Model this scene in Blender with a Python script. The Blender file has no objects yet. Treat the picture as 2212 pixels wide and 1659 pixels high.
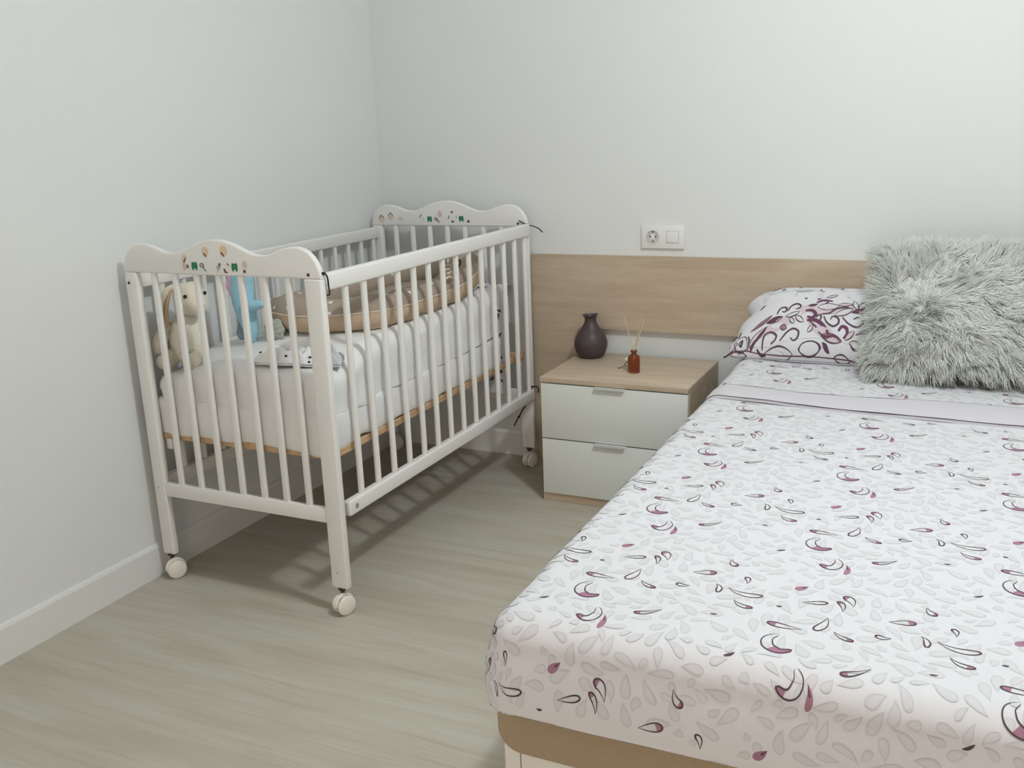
import bpy, bmesh, math, random
from mathutils import Vector, Matrix, noise
from mathutils import geometry as mgeo
rnd = random.Random(7)
PI = math.pi
sin, cos = math.sin, math.cos
scene = bpy.context.scene
COL = scene.collection

# ------------------------------------------------------------------ materials
def new_mat(name):
    m = bpy.data.materials.new(name); m.use_nodes = True
    nt = m.node_tree
    return m, nt, nt.nodes["Principled BSDF"]

def mat(name, col, rough=0.6, spec=0.4, metal=0.0, var=0.0, scale=30.0, bump=0.0, bscale=200.0, sheen=0.0, trans=0.0, coat=0.0):
    m, nt, b = new_mat(name)
    b.inputs["Base Color"].default_value = (*col, 1)
    b.inputs["Roughness"].default_value = rough
    b.inputs["Specular IOR Level"].default_value = spec
    b.inputs["Metallic"].default_value = metal
    b.inputs["Sheen Weight"].default_value = sheen
    b.inputs["Transmission Weight"].default_value = trans
    b.inputs["Coat Weight"].default_value = coat
    tc = nt.nodes.new("ShaderNodeTexCoord")
    n = nt.nodes.new("ShaderNodeTexNoise"); n.inputs["Scale"].default_value = scale; n.inputs["Detail"].default_value = 4
    nt.links.new(tc.outputs["Object"], n.inputs["Vector"])
    mix = nt.nodes.new("ShaderNodeMix"); mix.data_type = 'RGBA'
    mix.inputs["A"].default_value = (*[c * (1 - var) for c in col], 1)
    mix.inputs["B"].default_value = (*[min(1, c * (1 + var)) for c in col], 1)
    nt.links.new(n.outputs["Fac"], mix.inputs["Factor"])
    nt.links.new(mix.outputs["Result"], b.inputs["Base Color"])
    if bump:
        n2 = nt.nodes.new("ShaderNodeTexNoise"); n2.inputs["Scale"].default_value = bscale; n2.inputs["Detail"].default_value = 3
        nt.links.new(tc.outputs["Object"], n2.inputs["Vector"])
        bp = nt.nodes.new("ShaderNodeBump"); bp.inputs["Strength"].default_value = bump; bp.inputs["Distance"].default_value = 0.002
        nt.links.new(n2.outputs["Fac"], bp.inputs["Height"]); nt.links.new(bp.outputs["Normal"], b.inputs["Normal"])
    return m

def wood(name, c1, c2, stretch, rough=0.5, scale=6.0, contrast=(0.35, 0.7)):
    """grain lines long in the direction where `stretch` is small"""
    m, nt, b = new_mat(name)
    tc = nt.nodes.new("ShaderNodeTexCoord")
    geo = nt.nodes.new("ShaderNodeNewGeometry")
    mp = nt.nodes.new("ShaderNodeMapping"); mp.inputs["Scale"].default_value = stretch
    nt.links.new(geo.outputs["Position"], mp.inputs["Vector"])
    n1 = nt.nodes.new("ShaderNodeTexNoise"); n1.inputs["Scale"].default_value = scale; n1.inputs["Detail"].default_value = 6
    n1.inputs["Distortion"].default_value = 0.6
    nt.links.new(mp.outputs["Vector"], n1.inputs["Vector"])
    n2 = nt.nodes.new("ShaderNodeTexNoise"); n2.inputs["Scale"].default_value = scale * 6; n2.inputs["Detail"].default_value = 4
    nt.links.new(mp.outputs["Vector"], n2.inputs["Vector"])
    ad = nt.nodes.new("ShaderNodeMath"); ad.operation = 'MULTIPLY_ADD'
    nt.links.new(n2.outputs["Fac"], ad.inputs[0]); ad.inputs[1].default_value = 0.35
    nt.links.new(n1.outputs["Fac"], ad.inputs[2])
    cr = nt.nodes.new("ShaderNodeValToRGB")
    cr.color_ramp.elements[0].position = contrast[0] + 0.17; cr.color_ramp.elements[0].color = (*c1, 1)
    cr.color_ramp.elements[1].position = contrast[1] + 0.17; cr.color_ramp.elements[1].color = (*c2, 1)
    nt.links.new(ad.outputs[0], cr.inputs["Fac"])
    nt.links.new(cr.outputs["Color"], b.inputs["Base Color"])
    b.inputs["Roughness"].default_value = rough
    b.inputs["Specular IOR Level"].default_value = 0.35
    return m

def floor_mat():
    m, nt, b = new_mat("laminate_floor")
    geo = nt.nodes.new("ShaderNodeNewGeometry")
    L = nt.links.new
    br = nt.nodes.new("ShaderNodeTexBrick")
    br.offset = 0.37; br.offset_frequency = 2
    br.inputs["Scale"].default_value = 1.0
    br.inputs["Brick Width"].default_value = 1.28; br.inputs["Row Height"].default_value = 0.19
    br.inputs["Mortar Size"].default_value = 0.0008; br.inputs["Mortar Smooth"].default_value = 0.3
    br.inputs["Bias"].default_value = 0.0
    br.inputs["Color1"].default_value = (0.515, 0.485, 0.415, 1)
    br.inputs["Color2"].default_value = (0.55, 0.525, 0.455, 1)
    br.inputs["Mortar"].default_value = (0.505, 0.475, 0.41, 1)
    L(geo.outputs["Position"], br.inputs["Vector"])
    mp = nt.nodes.new("ShaderNodeMapping"); mp.inputs["Scale"].default_value = (1.0, 9, 1)
    L(geo.outputs["Position"], mp.inputs["Vector"])
    n = nt.nodes.new("ShaderNodeTexNoise"); n.inputs["Scale"].default_value = 2.2; n.inputs["Detail"].default_value = 8; n.inputs["Distortion"].default_value = 0.5
    L(mp.outputs["Vector"], n.inputs["Vector"])
    cr = nt.nodes.new("ShaderNodeValToRGB")
    cr.color_ramp.elements[0].position = 0.30; cr.color_ramp.elements[0].color = (0.87, 0.845, 0.81, 1)
    cr.color_ramp.elements[1].position = 0.62; cr.color_ramp.elements[1].color = (1.0, 1.01, 1.0, 1)
    L(n.outputs["Fac"], cr.inputs["Fac"])
    mx = nt.nodes.new("ShaderNodeMix"); mx.data_type = 'RGBA'; mx.blend_type = 'MULTIPLY'; mx.inputs["Factor"].default_value = 1
    L(br.outputs["Color"], mx.inputs["A"]); L(cr.outputs["Color"], mx.inputs["B"])
    # pale pinkish blotches in the wood
    mp2 = nt.nodes.new("ShaderNodeMapping"); mp2.inputs["Scale"].default_value = (1.6, 4, 1)
    L(geo.outputs["Position"], mp2.inputs["Vector"])
    n2 = nt.nodes.new("ShaderNodeTexNoise"); n2.inputs["Scale"].default_value = 1.4; n2.inputs["Detail"].default_value = 3
    L(mp2.outputs["Vector"], n2.inputs["Vector"])
    cr2 = nt.nodes.new("ShaderNodeValToRGB")
    cr2.color_ramp.elements[0].position = 0.50; cr2.color_ramp.elements[0].color = (0, 0, 0, 1)
    cr2.color_ramp.elements[1].position = 0.72; cr2.color_ramp.elements[1].color = (0.55, 0.55, 0.55, 1)
    L(n2.outputs["Fac"], cr2.inputs["Fac"])
    mx2 = nt.nodes.new("ShaderNodeMix"); mx2.data_type = 'RGBA'; mx2.blend_type = 'MULTIPLY'
    L(cr2.outputs["Color"], mx2.inputs["Factor"]); L(mx.outputs["Result"], mx2.inputs["A"])
    mx2.inputs["B"].default_value = (0.93, 0.84, 0.78, 1)
    mp3 = nt.nodes.new("ShaderNodeMapping"); mp3.inputs["Scale"].default_value = (1.6, 48, 1)
    L(geo.outputs["Position"], mp3.inputs["Vector"])
    n3 = nt.nodes.new("ShaderNodeTexNoise"); n3.inputs["Scale"].default_value = 2.0; n3.inputs["Detail"].default_value = 6; n3.inputs["Distortion"].default_value = 0.8
    L(mp3.outputs["Vector"], n3.inputs["Vector"])
    cr3 = nt.nodes.new("ShaderNodeValToRGB")
    cr3.color_ramp.elements[0].position = 0.28; cr3.color_ramp.elements[0].color = (0.86, 0.84, 0.82, 1)
    cr3.color_ramp.elements[1].position = 0.50; cr3.color_ramp.elements[1].color = (1, 1, 1, 1)
    L(n3.outputs["Fac"], cr3.inputs["Fac"])
    mx3 = nt.nodes.new("ShaderNodeMix"); mx3.data_type = 'RGBA'; mx3.blend_type = 'MULTIPLY'; mx3.inputs["Factor"].default_value = 0.8
    L(mx2.outputs["Result"], mx3.inputs["A"]); L(cr3.outputs["Color"], mx3.inputs["B"])
    L(mx3.outputs["Result"], b.inputs["Base Color"])
    b.inputs["Roughness"].default_value = 0.55
    b.inputs["Specular IOR Level"].default_value = 0.25
    return m

M = {}
M['wall'] = mat("wall_paint", (0.79, 0.812, 0.806), 0.9, 0.15, var=0.012, scale=4, bump=0.15, bscale=350)
M['ceil'] = mat("ceiling_paint", (0.85, 0.86, 0.85), 0.9, 0.1)
M['skirt'] = mat("skirting_white", (0.80, 0.81, 0.795), 0.5, 0.35)
M['floor'] = floor_mat()
M['cot'] = mat("cot_white_lacquer", (0.84, 0.835, 0.81), 0.42, 0.4, var=0.015, scale=8)
M['plastic'] = mat("white_plastic", (0.85, 0.85, 0.83), 0.35, 0.45)
M['caster'] = mat("caster_ivory", (0.84, 0.80, 0.73), 0.4, 0.4)
M['dark'] = mat("dark_metal", (0.05, 0.045, 0.04), 0.4, 0.5)
M['black'] = mat("black_plastic", (0.012, 0.012, 0.014), 0.4, 0.4)
M['slat'] = wood("bed_base_pine", (0.52, 0.33, 0.18), (0.66, 0.46, 0.28), (14, 1.5, 14), 0.55)
M['sheet'] = mat("white_cotton", (0.86, 0.865, 0.86), 0.92, 0.1, var=0.012, scale=15, bump=0.2, bscale=500, sheen=0.1)
M['mattress'] = mat("cot_sheet_white", (0.84, 0.84, 0.83), 0.92, 0.1, var=0.012, scale=15, bump=0.2, bscale=500)
M['oak'] = wood("oak_veneer_horizontal", (0.485, 0.385, 0.28), (0.59, 0.485, 0.365), (1.1, 9, 9), 0.5, 3.2)
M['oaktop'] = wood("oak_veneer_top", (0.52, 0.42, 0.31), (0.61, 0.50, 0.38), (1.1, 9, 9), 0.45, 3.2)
M['drawer'] = mat("drawer_white", (0.79, 0.82, 0.785), 0.35, 0.4)
M['alu'] = mat("handle_white_metal", (0.83, 0.85, 0.83), 0.3, 0.5)
M['vase'] = mat("vase_matt_plum", (0.074, 0.055, 0.059), 0.42, 0.35, var=0.12, scale=25)
M['vasein'] = mat("vase_inside", (0.03, 0.022, 0.024), 0.8, 0.1)
M['reed'] = mat("reed_cane", (0.62, 0.50, 0.33), 0.8, 0.2, var=0.1, scale=60)
M['petal'] = mat("dried_petal", (0.78, 0.74, 0.62), 0.9, 0.1, var=0.08, scale=90)
M['stem'] = mat("dried_stem", (0.22, 0.15, 0.08), 0.9, 0.1)
M['bed_white'] = mat("bed_base_white", (0.82, 0.80, 0.755), 0.5, 0.3)
M['bed_tan'] = mat("bed_base_tan_cloth", (0.44, 0.345, 0.235), 0.95, 0.1, var=0.08, scale=120, bump=0.5, bscale=900)
M['cover'] = mat("cover_white_cotton", (0.745, 0.745, 0.775), 0.92, 0.1, var=0.012, scale=14, bump=0.15, bscale=500, sheen=0.1)
M['leaf_edge'] = mat("print_grey_edge", (0.625, 0.62, 0.642), 0.92, 0.1)
M['leaf_in'] = mat("print_grey_fill", (0.685, 0.68, 0.708), 0.92, 0.1)
M['ink'] = mat("print_dark_plum", (0.115, 0.075, 0.095), 0.92, 0.1)
M['plum'] = mat("print_mauve", (0.385, 0.20, 0.275), 0.92, 0.1)
M['mauve'] = mat("print_pale_mauve", (0.64, 0.56, 0.60), 0.92, 0.1)
M['deep'] = mat("print_deep_plum", (0.15, 0.065, 0.12), 0.92, 0.1)
M['band'] = mat("plain_lilac_cotton", (0.665, 0.645, 0.685), 0.92, 0.1, var=0.015, scale=20)
M['edge_line'] = mat("edge_shade_plum", (0.09, 0.06, 0.085), 0.9, 0.1)  # dark colour standing in for the shade along the lilac border edges
M['fur'] = mat("sage_shag_fur", (0.86, 0.89, 0.84), 0.95, 0.03, var=0.05, scale=25)
M['furbase'] = mat("sage_cushion_cloth", (0.62, 0.65, 0.60), 0.95, 0.1)
M['beige'] = mat("nest_beige_cotton", (0.60, 0.455, 0.325), 0.95, 0.1, var=0.03, scale=30, bump=0.3, bscale=300)
M['taupe'] = mat("nest_taupe_cotton", (0.375, 0.31, 0.255), 0.95, 0.1, var=0.04, scale=30, bump=0.3, bscale=300)
M['cream'] = mat("cream_cord", (0.72, 0.62, 0.49), 0.95, 0.1)
M['star'] = mat("white_star_print", (0.86, 0.84, 0.79), 0.95, 0.1)
M['brown'] = mat("brown_cord", (0.10, 0.06, 0.035), 0.8, 0.2)
M['bunny'] = mat("cream_plush", (0.82, 0.755, 0.62), 1.0, 0.05, var=0.06, scale=80, bump=0.8, bscale=250, sheen=0.3)
M['bunnyw'] = mat("ivory_plush", (0.85, 0.82, 0.70), 1.0, 0.05, var=0.06, scale=80, bump=0.8, bscale=250, sheen=0.3)
M['ear'] = mat("ear_lining_peach", (0.62, 0.42, 0.29), 1.0, 0.05)
M['blue'] = mat("sky_blue_plush", (0.36, 0.64, 0.78), 1.0, 0.05, var=0.06, scale=80, bump=0.6, bscale=250, sheen=0.2)
M['bluefoot'] = mat("slate_blue_plush", (0.24, 0.33, 0.43), 1.0, 0.05)
M['pink'] = mat("pink_plush", (0.84, 0.50, 0.66), 1.0, 0.05, sheen=0.2)
M['sage'] = mat("sage_towel", (0.44, 0.46, 0.41), 1.0, 0.05, var=0.06, scale=60, bump=0.5, bscale=300)
M['greycloth'] = mat("grey_muslin", (0.60, 0.61, 0.615), 0.95, 0.1, var=0.08, scale=60)
M['green'] = mat("sticker_green", (0.02, 0.22, 0.09), 0.5)
M['tan'] = mat("sticker_tan", (0.82, 0.62, 0.42), 0.5)
M['stbrown'] = mat("sticker_brown", (0.19, 0.10, 0.06), 0.5)
M['stblue'] = mat("sticker_blue", (0.30, 0.42, 0.50), 0.5)
M['stgrey'] = mat("sticker_grey", (0.16, 0.19, 0.23), 0.5)
M['strose'] = mat("sticker_beige_rose", (0.70, 0.58, 0.48), 0.5)
M['door'] = mat("door_white", (0.8, 0.79, 0.77), 0.5, 0.3)

def glass_amber():
    m, nt, b = new_mat("amber_glass")
    b.inputs["Base Color"].default_value = (0.50, 0.13, 0.04, 1)
    b.inputs["Roughness"].default_value = 0.06
    b.inputs["Transmission Weight"].default_value = 0.75
    b.inputs["IOR"].default_value = 1.45
    b.inputs["Specular IOR Level"].default_value = 0.6
    return m
M['amber'] = glass_amber()

# ------------------------------------------------------------------ mesh builder
class MB:
    def __init__(s): s.v = []; s.f = []; s.m = []
    def add(s, vs, fs, m=0):
        o = len(s.v); s.v += [Vector(p) for p in vs]
        s.f += [tuple(i + o for i in f) for f in fs]; s.m += [m] * len(fs)
    def bm(s, b, m=0):
        b.verts.index_update()
        s.add([v.co.copy() for v in b.verts], [[v.index for v in f.verts] for f in b.faces], m); b.free()
    def box(s, x0, x1, y0, y1, z0, z1, bev=0.0, seg=2, m=0, edges=None, M4=None):
        b = bmesh.new(); bmesh.ops.create_cube(b, size=1)
        for v in b.verts:
            v.co = Vector(((x0 + x1) / 2 + v.co.x * (x1 - x0), (y0 + y1) / 2 + v.co.y * (y1 - y0), (z0 + z1) / 2 + v.co.z * (z1 - z0)))
        if bev:
            es = [e for e in b.edges if edges is None or edges(e)]
            bmesh.ops.bevel(b, geom=es, offset=bev, segments=seg, affect='EDGES', profile=0.5)
        if M4: bmesh.ops.transform(b, matrix=M4, verts=b.verts)
        s.bm(b, m)
    def prism(s, poly, mp, depth, bev=0.0, seg=2, m=0):
        """poly: 2D outline; mp(a,b,d)->3D; extruded 0..depth with bevelled rims"""
        b = bmesh.new()
        n = len(poly)
        f = [b.verts.new(Vector((p[0], p[1], 0))) for p in poly]
        g = [b.verts.new(Vector((p[0], p[1], depth))) for p in poly]
        b.faces.new(f[::-1]); b.faces.new(g)
        for i in range(n): b.faces.new((f[i], f[(i + 1) % n], g[(i + 1) % n], g[i]))
        bmesh.ops.recalc_face_normals(b, faces=b.faces)
        if bev:
            es = [e for e in b.edges if abs(e.verts[0].co.z - e.verts[1].co.z) < 1e-7]
            bmesh.ops.bevel(b, geom=es, offset=bev, segments=seg, affect='EDGES', profile=0.5)
        for v in b.verts: v.co = Vector(mp(v.co.x, v.co.y, v.co.z))
        bmesh.ops.recalc_face_normals(b, faces=b.faces)
        s.bm(b, m)
    def tube(s, pts, rad, n=10, closed=False, m=0, flat=1.0):
        pts = [Vector(p) for p in pts]; k = len(pts)
        if not hasattr(rad, '__len__'): rad = [rad] * k
        vs = []; fs = []
        up = None
        for i, p in enumerate(pts):
            a = pts[(i - 1) % k] if (closed or i > 0) else p
            c = pts[(i + 1) % k] if (closed or i < k - 1) else p
            t = (c - a).normalized()
            if up is None:
                up = Vector((0, 0, 1)) if abs(t.z) < 0.9 else Vector((1, 0, 0))
            x = t.cross(up).normalized(); up = x.cross(t).normalized()
            for j in range(n):
                w = 2 * PI * j / n
                vs.append(p + (x * cos(w) + up * sin(w) * flat) * rad[i])
        for i in range(k if closed else k - 1):
            for j in range(n):
                a = i * n + j; b_ = i * n + (j + 1) % n; c = ((i + 1) % k) * n + (j + 1) % n; d = ((i + 1) % k) * n + j
                fs.append((a, b_, c, d))
        if not closed:
            fs.append(tuple(range(n))[::-1]); fs.append(tuple((k - 1) * n + j for j in range(n)))
        s.add(vs, fs, m)
    def lathe(s, prof, c, n=40, m=0, axis=None, sx=1.0):
        vs = []; fs = []
        for r, z in prof:
            for j in range(n):
                w = 2 * PI * j / n
                p = Vector((r * cos(w), r * sin(w) * sx, z))
                vs.append((axis @ p if axis else p) + Vector(c))
        k = len(prof)
        for i in range(k - 1):
            for j in range(n):
                fs.append((i * n + j, i * n + (j + 1) % n, (i + 1) * n + (j + 1) % n, (i + 1) * n + j))
        if prof[0][0] > 1e-5: fs.append(tuple(range(n))[::-1])
        if prof[-1][0] > 1e-5: fs.append(tuple((k - 1) * n + j for j in range(n)))
        s.add(vs, fs, m)
    def ball(s, c, r, M3=None, nu=20, nv=14, m=0, amp=0.0, fr=20):
        vs = []; fs = []
        c = Vector(c)
        if not hasattr(r, '__len__'): r = (r, r, r)
        for i in range(nv + 1):
            th = PI * i / nv
            for j in range(nu):
                w = 2 * PI * j / nu
                p = Vector((r[0] * sin(th) * cos(w), r[1] * sin(th) * sin(w), r[2] * cos(th)))
                if M3: p = M3 @ p
                if amp: p *= 1 + amp * noise.noise((p + c) * fr)
                vs.append(p + c)
        for i in range(nv):
            for j in range(nu):
                fs.append((i * nu + j, (i + 1) * nu + j, (i + 1) * nu + (j + 1) % nu, i * nu + (j + 1) % nu))
        s.add(vs, fs, m)
    def grid(s, fn, us, vs_, m=0, flip=False):
        nu, nv = len(us), len(vs_)
        P = [fn(u, v) for u in us for v in vs_]
        fs = []
        for i in range(nu - 1):
            for j in range(nv - 1):
                q = (i * nv + j, (i + 1) * nv + j, (i + 1) * nv + j + 1, i * nv + j + 1)
                a, b_, c, d = [P[k] for k in q]
                if (c - a).cross(d - b_).length < 2e-9: continue
                fs.append(q[::-1] if flip else q)
        s.add(P, fs, m)

OFF = {}
def build(name, mb, mats, parent=None, ang=40, smooth=True, recalc=False, weld=False):
    off = OFF.get(parent.name, Vector()) if parent else Vector()
    me = bpy.data.meshes.new(name)
    me.from_pydata([tuple(p - off) for p in mb.v], [], mb.f)
    if not isinstance(mats, (list, tuple)): mats = [mats]
    for m in mats: me.materials.append(m)
    me.polygons.foreach_set("material_index", mb.m)
    if recalc or weld:
        b = bmesh.new(); b.from_mesh(me)
        if weld: bmesh.ops.remove_doubles(b, verts=b.verts, dist=1e-5)
        if recalc: bmesh.ops.recalc_face_normals(b, faces=b.faces)
        b.to_mesh(me); b.free()
    if smooth:
        me.polygons.foreach_set("use_smooth", [True] * len(me.polygons))
        me.set_sharp_from_angle(angle=math.radians(ang))
    me.update()
    o = bpy.data.objects.new(name, me); COL.objects.link(o)
    if parent:
        o.parent = parent; OFF[o.name] = off
    return o

def tag(o, label=None, cat=None, group=None, kind=None):
    if label: o["label"] = label
    if cat: o["category"] = cat
    if group: o["group"] = group
    if kind: o["kind"] = kind
    return o

def thing(name, label, cat, loc, group=None):
    o = bpy.data.objects.new(name, None); COL.objects.link(o)
    o.empty_display_size = 0.05
    o.location = loc; OFF[o.name] = Vector(loc)
    return tag(o, label, cat, group)

def dup(o, d, parent):
    c = o.copy(); COL.objects.link(c); c.parent = parent; c.location = o.location + Vector(d)
    OFF[c.name] = OFF.get(o.name, Vector())
    for ch in list(o.children):
        k = ch.copy(); COL.objects.link(k); k.parent = c
    return c

def lerp(a, b, t): return a + (b - a) * t
def sstep(t):
    t = min(1, max(0, t)); return t * t * (3 - 2 * t)
def lin(a, b, n): return [a + (b - a) * i / (n - 1) for i in range(n)]
def interp(tab, x):
    for (a, p), (b, q) in zip(tab, tab[1:]):
        if x <= b: return p + (q - p) * max(0, (x - a)) / (b - a)
    return tab[-1][1]
def catmull(P, n=8):
    out = []
    Q = [P[0]] + list(P) + [P[-1]]
    for i in range(1, len(Q) - 2):
        p0, p1, p2, p3 = [Vector(q) for q in Q[i - 1:i + 3]]
        for k in range(n):
            t = k / n
            out.append(0.5 * ((2 * p1) + (p2 - p0) * t + (2 * p0 - 5 * p1 + 4 * p2 - p3) * t * t + (3 * p1 - p0 - 3 * p2 + p3) * t ** 3))
    out.append(Vector(P[-1])); return out

# ------------------------------------------------------------------ room
RX, RY, RZ = 4.3, -4.5, 2.5
def struct(name, mb, m):
    return tag(build(name, mb, m, smooth=False), kind='structure')
b = MB(); b.box(-0.1, RX + .1, RY - .1, 0.1, -0.08, 0); struct('floor', b, M['floor'])
b = MB(); b.box(-0.1, RX + .1, RY - .1, 0.1, RZ, RZ + 0.08); struct('ceiling', b, M['ceil'])
b = MB(); b.box(-0.1, 0, RY, 0, 0, RZ); struct('wall_left', b, M['wall'])
b = MB(); b.box(-0.1, RX + .1, 0, 0.1, 0, RZ); struct('wall_back', b, M['wall'])
b = MB(); b.box(RX, RX + .1, RY, 0, 0, RZ); struct('wall_right', b, M['wall'])
DX0, DX1, DZ = 1.55, 2.55, 2.1
b = MB()
b.box(-.1, DX0, RY - .1, RY, 0, RZ); b.box(DX1, RX + .1, RY - .1, RY, 0, RZ); b.box(DX0, DX1, RY - .1, RY, DZ, RZ)
struct('wall_front', b, M['wall'])
def skirt_profile(): return [(0, 0), (0.012, 0), (0.012, 0.088), (0.0085, 0.0955), (0.004, 0.0985), (0, 0.0985)]
b = MB(); b.prism(skirt_profile(), lambda a, c, d: (a, RY + d, c), -RY); struct('baseboard_left', b, M['skirt'])
b = MB(); b.prism(skirt_profile(), lambda a, c, d: (0.012 + d, -a, c), RX - 0.012); struct('baseboard_back', b, M['skirt'])

# ------------------------------------------------------------------ wall socket with switch
sk = thing('wall_socket', 'white double wall plate with round socket and rocker switch above wooden headboard', 'socket', (1.1367, 0, 0.858))
b = MB(); b.box(1.0606, 1.2128, -0.0105, -0.0005, 0.8173, 0.8984, 0.003); build('cover_plate', b, M['plastic'], sk)
AX = Matrix.Rotation(PI / 2, 3, 'X')
b = MB(); b.lathe([(0.0225, 0.0), (0.0225, 0.003), (0.0195, 0.0034), (0.0185, 0.0008), (0.0, 0.0006)], (1.103, -0.0098, 0.859), 40, axis=AX)
so = build('socket_well', b, mat("socket_well_grey", (0.60, 0.60, 0.59), 0.5), sk)
b = MB()
for dx in (-0.0095, 0.0095): b.lathe([(0.0028, 0.0), (0.0028, 0.0015), (0, 0.0016)], (1.103 + dx, -0.0108, 0.859), 14, axis=AX)
b.box(1.1005, 1.1055, -0.0125, -0.0105, 0.8405, 0.8455, 0.0008); b.box(1.1005, 1.1055, -0.0125, -0.0105, 0.8725, 0.8775, 0.0008)
build('contact_holes', b, M['dark'], so)
b = MB(); b.box(1.152, 1.193, -0.0135, -0.0095, 0.8385, 0.8775, 0.0015, M4=None); build('rocker_switch', b, M['plastic'], sk)
b = MB(); b.box(1.1505, 1.1945, -0.0107, -0.0100, 0.837, 0.879); build('switch_frame', b, mat("switch_gap_grey", (0.55, 0.55, 0.54), .6), sk)

# ------------------------------------------------------------------ headboard
hb = thing('headboard', 'long oak veneer headboard panel with legs fixed to back wall', 'headboard', (2.2, 0, 0))
b = MB(); b.box(0.642, 3.76, -0.022, -0.0005, 0.5254, 0.7907); build('top_panel', b, M['oak'], hb)
b = MB(); b.box(0.642, 0.906, -0.022, -0.013, 0.0, 0.5254); build('leg_panel', b, M['oak'], hb)
b = MB(); b.box(3.496, 3.76, -0.022, -0.013, 0.0, 0.5254); build('leg_panel', b, M['oak'], hb)

# ------------------------------------------------------------------ nightstand
NX0, NX1, NYF, NYB, NT = 0.838, 1.342, -0.412, -0.024, 0.4374
ns = thing('nightstand', 'oak nightstand with two white drawers between cot and bed', 'nightstand', ((NX0 + NX1) / 2, (NYF + NYB) / 2, 0))
b = MB(); b.box(NX0, NX1, NYF, NYB, NT - 0.0175, NT, 0.0015, 2); build('top_slab', b, M['oaktop'], ns)
for x in (NX0, NX1 - 0.016):
    b = MB(); b.box(x, x + 0.016, NYF + 0.018, NYB, 0.0, NT - 0.0175, 0.0008, 1); build('side_panel', b, M['oak'], ns)
b = MB(); b.box(NX0 + .016, NX1 - .016, NYB - 0.006, NYB, 0.03, NT - 0.0175); build('back_panel', b, M['oak'], ns)
b = MB(); b.box(NX0 + .016, NX1 - .016, NYF + 0.018, NYF + 0.034, 0, 0.034, 0.0008, 1)
b.box(NX0, NX1, NYF + 0.006, NYF + 0.018, 0, 0.0275, 0.0008, 1); build('plinth', b, M['oak'], ns)
for z0, z1, hx0, hx1 in ((0.2275, 0.4165, 1.032, 1.136), (0.0305, 0.2235, 1.030, 1.137)):
    b = MB(); b.box(NX0 + 0.003, NX1 - 0.002, NYF, NYF + 0.017, z0, z1, 0.001, 2); dr = build('drawer_front', b, M['drawer'], ns)
    b = MB(); b.box(NX0 + .02, NX1 - .02, NYF + 0.018, NYB - 0.02, z0 + .01, z1 - .03); build('drawer_box', b, M['bed_white'], dr)
    b = MB(); b.box(hx0, hx1, NYF - 0.013, NYF + 0.012, z1, z1 + 0.0018, 0.0006, 1)
    b.box(hx0, hx1, NYF - 0.013, NYF - 0.0110, z1 - 0.0030, z1 + 0.0018, 0.0006, 1)
    tag(build('handle', b, M['alu'], dr), 'thin white metal edge pull')

# vase
b = MB()
pr = catmull([(0.040, 0.0), (0.045, 0.006), (0.054, 0.022), (0.0592, 0.045), (0.0575, 0.062), (0.048, 0.085), (0.033, 0.105), (0.0235, 0.122), (0.0205, 0.134), (0.022, 0.144), (0.0285, 0.153)], 4)
prof = [(p[0], p[1]) for p in pr] + [(0.0275, 0.1535), (0.020, 0.143), (0.018, 0.130), (0.026, 0.105), (0.045, 0.075), (0.05, 0.045), (0.03, 0.01), (0.0, 0.008)]
b.lathe([(0.0, 0.0)] + prof, (0.899, -0.092, NT), 48)
for v in b.v:
    if v.z > NT + 0.14: v.z += 0.0022 * (v.x - 0.899) / 0.028 + 0.0018 * cos(2 * math.atan2(v.y + .092, v.x - .899))
tag(build('vase', b, M['vase'], ang=60), 'dark plum bottle-neck ceramic vase on back corner of nightstand', 'vase')

# amber bottle and reeds
BX, BY = 1.116, -0.262
bo = [(0.0, 0.0), (0.0185, 0.0), (0.0205, 0.003), (0.0205, 0.046), (0.0195, 0.053), (0.015, 0.059), (0.0095, 0.062), (0.0085, 0.068), (0.0115, 0.073), (0.0115, 0.0755), (0.0075, 0.0755),
      (0.0065, 0.066), (0.008, 0.061), (0.016, 0.054), (0.0178, 0.045), (0.0178, 0.008), (0.0, 0.006)]
b = MB(); b.lathe(bo, (BX, BY, NT), 36)
tag(build('glass_bottle', b, M['amber'], ang=50), 'small amber glass diffuser bottle on nightstand', 'bottle')
neck = Vector((BX, BY, NT + 0.073))
for top, r, lab in (((1.141, -0.258, 0.628), 0.0015, 'straw reed stick in amber bottle, tallest of the two right ones'),
                    ((1.148, -0.250, 0.617), 0.0026, 'thicker straw reed stick leaning furthest right in amber bottle'),
                    ((1.072, -0.232, 0.618), 0.0013, 'thin straw reed stick leaning left out of amber bottle')):
    top = Vector(top); d = (neck + Vector(((top.x - BX) * 0.08, (top.y - BY) * .08, 0)) - top)
    low = top + d * ((top.z - (NT + 0.012)) / -d.z) if False else None
    ent = Vector((BX + (top.x - BX) * 0.06, BY + (top.y - BY) * 0.06, NT + 0.074))
    low = ent - (top - ent).normalized() * 0.055
    low.x = BX + max(-.012, min(.012, low.x - BX)); low.y = BY + max(-.012, min(.012, low.y - BY))
    b = MB(); b.tube([low, ent, lerp(ent, top, 0.5), top], r, 8)
    tag(build('reed_stick', b, M['reed']), lab, 'reed stick', 'reed sticks in the diffuser')

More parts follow.
